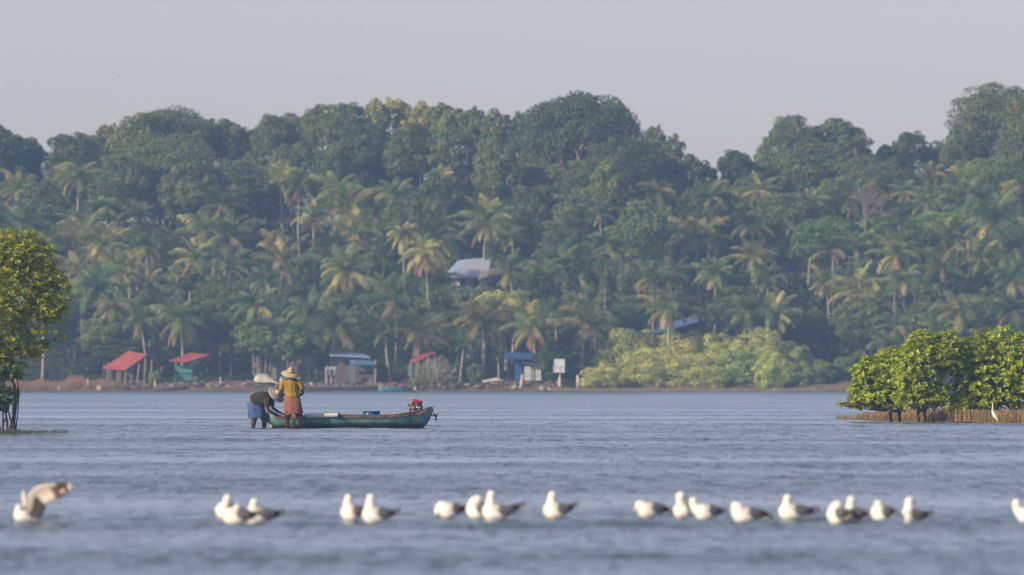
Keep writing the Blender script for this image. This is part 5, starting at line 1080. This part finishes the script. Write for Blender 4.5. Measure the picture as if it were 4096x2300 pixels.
def gull(name_label, ub, vb, head_uv, tail_uv, face=-1, turn=0.0, size=1.0, pose='stand', wings=True):
    """ub, vb: where the breast meets the water; head and tail as seen in the photograph"""
    D = D_at(vb); s = F/D; B = at(ub, vb, D)
    ct = max(.35, math.cos(math.radians(turn)))
    T = lambda u, v: np.array([(u-ub)/s, (vb-v)/s])       # side view plane: x along the view, z up
    hd = T(*head_uv); tl = T(*tail_uv)
    ca, sa = math.cos(math.radians(turn)), math.sin(math.radians(turn))*face
    def W(x, z, y=0.0):      # body frame -> world, about the base; x is stretched so that its seen length is kept
        x = x/ct; return np.array([B[0]+x*ca-y*sa, D+x*sa+y*ca, z])
    t = empty('gull', (B[0], D, 0), name_label, 'gull', 'gulls resting in a line on the near water')
    bx = (tl[0]*.28)
    pts = [np.append(tl*.62+np.array([0, .0]), .016), np.append([tl[0]*.48, max(.075, tl[1]*.62)], .038), np.append([tl[0]*.26, .078], .058), np.append([0.0, .068], .064), np.append([face*.035, .09], .055),
           np.append([hd[0]*.55+face*.012, max(.115, hd[1]*.62)], .036), np.append([hd[0]*.92, hd[1]*.88], .027), np.append([hd[0], hd[1]], .031), np.append([hd[0]+face*.022, hd[1]-.004], .018), np.append([hd[0]+face*.032, hd[1]-.007], .007)]
    pts = np.array(pts)
    if pose == 'tuck': pts[5:7, 1] = hd[1]*.9; pts[5:, 2] *= 1.15
    sp = spline(pts, 34); mb = MB(); mb.tube([W(a[0], a[1]) for a in sp], np.maximum(sp[:, 2], .004)*np.interp(np.arange(34), [0, 8, 14, 20, 27, 33], [1.05, 1.1, 1.32, 1.6, 1.5, 1.2]), 16, up=(0, 0, 1)); mb.build('body', M_gull, t, True)
    f = MB(); h3 = W(hd[0]+face*.028, hd[1]-.006); h4 = W(hd[0]+face*.062, hd[1]-.018); f.tube([h3, (h3+h4)/2+[0, 0, .002], h4], [.009, .008, .003], 8); f.build('bill', M_bill, t, True)
    e = MB()
    for sg in (-1, 1): e.ell(W(hd[0]+face*.012, hd[1]+.006, sg*.026), .0055, None, 8, 5)
    e.build('eyes', M_dark, t, True)
    tlv = MB(); a = W(tl[0]*.5, tl[1]*.62); b = W(tl[0]*.86, tl[1]*.9); tlv.tube([a, (a+b)/2, b], [.022, .03, .034], 10, flat=.22, up=(0, 1, 0)); tlv.build('tail', M_gull, t, True)
    if wings:
        for sg in (-1, 1):
            wp = np.array([[face*.02, .105, .055, .030], [tl[0]*.15, .108, .062, .045], [tl[0]*.38, .100, .056, .044], [tl[0]*.62, max(.095, tl[1]*.75), .036, .030], [tl[0]*.85, tl[1]*.93, .016, .016], [tl[0]*1.0, tl[1], .004, .006]]); sp = spline(wp, 18)
            f = MB(); k = np.linspace(0, 1, 18)[:, None]; c = np.where(k < .58, np.where(k < .2, np.array((.5, .49, .48)), SHADED_GREY), BLK); c[(k[:, 0] > .93)] = WHT*.8
            f.tube([W(q[0], q[1], sg*q[2]*.86) for q in sp], np.maximum(sp[:, 3]*1.12, .004), 12, c, flat=.36, up=(0, 0, 1)); f.build('wing', M_wing, t, True)
    for sg in (-1, 1):
        f = MB(); f.tube([W(.012*sg, .05, sg*.02), W(.012*sg+.004, -.08, sg*.02)], .0045, 6); f.build('leg', M_leg, t)
    return t
G = [('gull with upright neck at the left rear of the first huddle of three', 906, 2078, (909, 1996), (985, 2034), -1, 20),
 ('lowest sitting gull in front of the first huddle of three', 938, 2101, (946, 2036), (1052, 2045), -1, 15),
 ('gull at the right of the first huddle of three with a long pale back', 1022, 2099, (1016, 2013), (1152, 2041), -1, 5),
 ('left gull of the close pair left of the picture centre, tail hidden by its partner', 1408, 2086, (1392, 1996), (1478, 2040), -1, 15),
 ('right gull of the close pair left of the centre, with long dark wing tip', 1495, 2096, (1482, 1995), (1608, 2038), -1, 5),
 ('gull dipping its head low to the water, second left of the tallest gull', 1795, 2075, (1752, 2045), (1880, 2024), -1, 0),
 ('short plump gull tucked directly left of the tallest gull', 1910, 2077, (1910, 2002), (1985, 2040), -1, 35),
 ('tallest gull in the row, with raised head and pale back near the picture centre', 1975, 2084, (1964, 1981), (2110, 2012), -1, 5),
 ('lone gull with thin upright neck and dark wing right of the tallest gull', 2218, 2077, (2208, 1984), (2318, 2012), -1, 8),
 ('hunched gull with its head tucked into its back and a straight dark tail', 2590, 2074, (2556, 2024), (2698, 2044), -1, 0),
 ('slim gull seen end on with its bill pointing right, between two hunched gulls', 2722, 2077, (2724, 1986), (2765, 2052), 1, 60),
 ('gull stretching its head forward and left beside the slim end on gull', 2820, 2083, (2772, 2008), (2914, 2042), -1, 0),
 ('round backed gull with hidden head leaning forward, in the right middle of the row', 2975, 2095, (2940, 2028), (3100, 2064), -1, 0),
 ('gull with sloping neck and long dark pointed wings, left of the last cluster', 3160, 2082, (3149, 1996), (3287, 2034), -1, 5),
 ('round headless looking gull at the left of the last cluster', 3355, 2098, (3350, 2025), (3405, 2060), -1, 50),
 ('gull with a pointed raised head in the last cluster, second from its left', 3410, 2097, (3405, 2002), (3480, 2064), -1, 30),
 ('blocky gull with tucked head in the middle of the last cluster', 3530, 2088, (3512, 2022), (3590, 2050), -1, 25),
 ('gull twisting back to preen ragged dark wings at the right of the last cluster', 3622, 2101, (3641, 2006), (3742, 2046), 1, 0),
 ('gull cut off by the right edge of the picture', 4110, 2096, (4064, 2016), (4200, 2050), -1, 0)]
for g_ in G:
    tuck = 'tuck' if ('tucked' in g_[0] or 'hidden head' in g_[0] or 'headless' in g_[0]) else 'stand'
    gull(g_[0], g_[1], g_[2], g_[3], g_[4], g_[5], g_[6], 1.0, tuck)
def flapping_gull():
    D = D_at(2096); s = F/D; B = at(92, 2096, D); T = lambda u, v, y=0.0: at(u, v, D)+np.array([0, y, 0])
    t = empty('gull', (B[0], D, 0), 'gull at the far left raising both long wings high over its back', 'gull', 'gulls resting in a line on the near water')
    pts = np.array([[150, 2086, .012], [128, 2080, .036], [106, 2072, .058], [88, 2066, .066], [78, 2056, .055], [74, 2044, .036], [74, 2034, .030], [75, 2028, .029], [70, 2029, .018], [66, 2031, .006]]); sp = spline(pts, 34)
    mb = MB(); mb.tube([T(a[0], a[1]) for a in sp], sp[:, 2], 16); mb.build('body', M_gull, t, True)
    f = MB(); f.tube([T(67, 2030), T(60, 2035)], [.008, .003], 8); f.build('bill', M_bill, t, True)
    f = MB(); f.tube([T(128, 2081), T(160, 2085), T(185, 2086)], [.03, .036, .04], 10, flat=.2, up=(0, 1, 0)); f.build('tail', M_gull, t, True)
    e = MB(); [e.ell(T(73, 2029, sg*.027), .0055, None, 8, 5) for sg in (-1, 1)]; e.build('eyes', M_dark, t, True)
    # near wing: leading edge and trailing edge, membrane with real thickness
    lead = spline([(108, 2050), (112, 2020), (114, 1985), (130, 1960), (165, 1940), (215, 1934), (250, 1930), (286, 1930)], 26)
    trail = spline([(132, 2074), (165, 2068), (180, 2040), (186, 2020), (205, 2008), (240, 1992), (262, 1974), (288, 1952)], 26); mb = MB(); V = []; C = []; k = 9
    for i in range(26):
        for side in (0, 1):
            for j in range(k):
                q = j/(k-1); p = lead[i]*(1-q)+trail[i]*q; cam_ = math.sin(math.pi*min(1, q*1.2))*.018; th = .010*(1-q)**.6+.0015
                V.append(T(p[0], p[1], -.05-.10*(i/25)+cam_+(th if side else -th)))
                w_ = i/25; c = np.array((.62, .58, .53))
                if w_ < .42 and q > .25: c = np.array((.045, .045, .055))
                elif w_ >= .42 and q > .15: c = np.array((.55, .50, .44))
                if .66 < w_ < .93 and (q > .2 or w_ > .72): c = np.array((.10, .06, .045))
                if w_ >= .93: c = np.array((.80, .78, .74)) if q < .8 else np.array((.1, .07, .05))
                if .78 < w_ < .88 and .5 < q < .85: c = np.array((.5, .38, .28))
                C.append(c)
    Fc = []
    for i in range(25):
        for j in range(k-1):
            a = i*2*k+j; b = (i+1)*2*k+j; Fc.append((a, a+1, b+1, b)); Fc.append((a+k, b+k, b+k+1, a+k+1))
        a = i*2*k; b = (i+1)*2*k; Fc.append((a, b, b+k, a+k)); Fc.append((a+k-1, a+2*k-1, b+2*k-1, b+k-1))
    Fc.append(tuple(range(25*2*k, 25*2*k+k))+tuple(range(25*2*k+2*k-1, 25*2*k+k-1, -1))); mb.add(V, Fc, np.array(C)); mb.build('wing', M_wing, t, True)
    mb = MB(); mb.tube([T(104, 2036, .07), T(98, 2010, .12), T(93, 1985, .18), T(91, 1974, .24)], [.018, .022, .021, .012], 12, np.array([(.62, .6, .56)]*4), flat=3.0, up=(1, 0, 0)); mb.build('wing', M_wing, t, True)
flapping_gull()

# ------------------------------------------------------------------ egrets and small birds
M_egret = mat('egret_plumage', (0.78, 0.78, 0.68), (0.84, 0.84, 0.76), 8, .8)
def egret(u, v_foot, k, lab, face=-1, D=None):
    """k: photo pixels of standing height"""
    D = D or D_at(v_foot); s = F/D; h = k/s; B = at(u, v_foot, D); t = empty('egret', (B[0], D, 0), lab, 'egret'); W = lambda x, z, y=0: np.array([B[0]-face*x*h*-1, D+y*h, z*h+B[2]]) if False else np.array([B[0]+face*x*h, D+y*h, B[2]+z*h])
    sp = spline([[-.17, .20, .006], [-.13, .28, .04], [-.07, .38, .075], [.0, .50, .075], [.045, .60, .045], [.055, .70, .024], [.045, .80, .019], [.05, .90, .018], [.055, .955, .020], [.06, .975, .022], [.085, .972, .014]], 36)
    mb = MB(); mb.tube([W(a[0], a[1]) for a in sp], sp[:, 2]*h, 12); mb.build('body', M_egret, t, True)
    f = MB(); f.tube([W(.08, .972), W(.13, .962), W(.19, .95)], np.array([.011, .008, .002])*h, 7); f.build('bill', mat('dark_bill', (0.05, 0.045, 0.04), None, rough=.5) if 'dark_bill' not in MATS else MATS['dark_bill'], t, True)
    for sg in (-1, 1):
        f = MB(); sp = spline([[.0, .50, .04], [-.06, .42, .055], [-.12, .30, .035], [-.18, .18, .004]], 12); f.tube([W(a[0], a[1], sg*.05) for a in sp], sp[:, 2]*h, 10, flat=.4); f.build('wing', M_egret, t, True)
        f = MB(); f.tube([W(-.05, .33, sg*.02), W(-.04+.05*sg, .16, sg*.02), W(-.05+.04*sg, -.1, sg*.02)], .008*h, 6); f.build('leg', M_dark, t)
egret(3975, 1702, 93, 'tall slim white egret standing in the water before the near mangrove islet', -1)
egret(236, 1562, 22, 'small white egret at the waterline left of the open shed', 1, 911)
egret(3097, 1570, 24, 'small pale egret at the waterline in front of the right part of the mangrove thicket', 1, 906)
def flyer(u, v, D, span, lab, a=.3):
    c = at(u, v, D); mb = MB(); mb.tube([c+[-.10*span, 0, 0], c+[-.02*span, 0, .01], c+[.12*span, 0, 0], c+[.3*span, 0, -.01]], np.array([.02, .07, .06, .01])*span, 8)
    o = solo('bird', mb, mat('dark_bird', (0.10, 0.08, 0.07), None, rough=.8) if 'dark_bird' not in MATS else MATS['dark_bird'], c, lab, 'bird', 'small birds in the sky', True)
    for sg in (-1, 1):
        f = MB(); f.tube([(0, 0, 0), (.04*span, sg*.2*span, a*.25*span), (.14*span, sg*.45*span, a*.35*span)], np.array([.08, .06, .01])*span, 8, flat=.2, up=(1, 0, 0)); w_ = f.build('wing', MATS['dark_bird'], None, True); w_.parent = o
for (u, v, D, sp_, lab) in [(474, 303, 520, .17, 'tiny bird in the sky above the left hill, higher than the trees'), (1361, 315, 520, .17, 'tiny bird in the sky straight above the palms right of the fishermen'), (675, 15, 560, .15, 'tiny bird at the top edge of the sky in the left third'), (1428, 105, 560, .13, 'tiny bird high in the sky left of the picture centre'),
                            (2088, 75, 560, .16, 'tiny bird high in the sky just right of the picture centre'), (3515, 352, 600, .15, 'left one of two tiny birds in the right part of the sky'), (3610, 357, 600, .16, 'right one of two tiny birds in the right part of the sky'), (1560, 552, 330, .12, 'small dark swallow flying in front of the yellowish flowering treetops')]:
    flyer(u, v, D, sp_, lab)

# ------------------------------------------------------------------ the air
def haze():
    x, y0, y1, z0, z1 = 420, -30, 1200, -2.5, 44; mb = MB(); mb.box((0, (y0+y1)/2, (z0+z1)/2), (2*x, y1-y0, z1-z0))
    m = bpy.data.materials.new('haze_air'); m.use_nodes = True; n = m.node_tree; n.nodes.remove(n.nodes['Principled BSDF'])
    v = n.nodes.new('ShaderNodeVolumePrincipled'); v.inputs['Color'].default_value = (0.34, 0.58, 1.0, 1); v.inputs['Density'].default_value = HAZE; v.inputs['Anisotropy'].default_value = 0.0
    n.links.new(v.outputs[0], n.nodes['Material Output'].inputs['Volume'])
    me = mb.mesh('haze', m); o = bpy.data.objects.new('haze', me); COL.objects.link(o); tag(o, kind='stuff'); o['label'] = 'thin blue haze over the lagoon'
HAZE = 0.00030
haze()
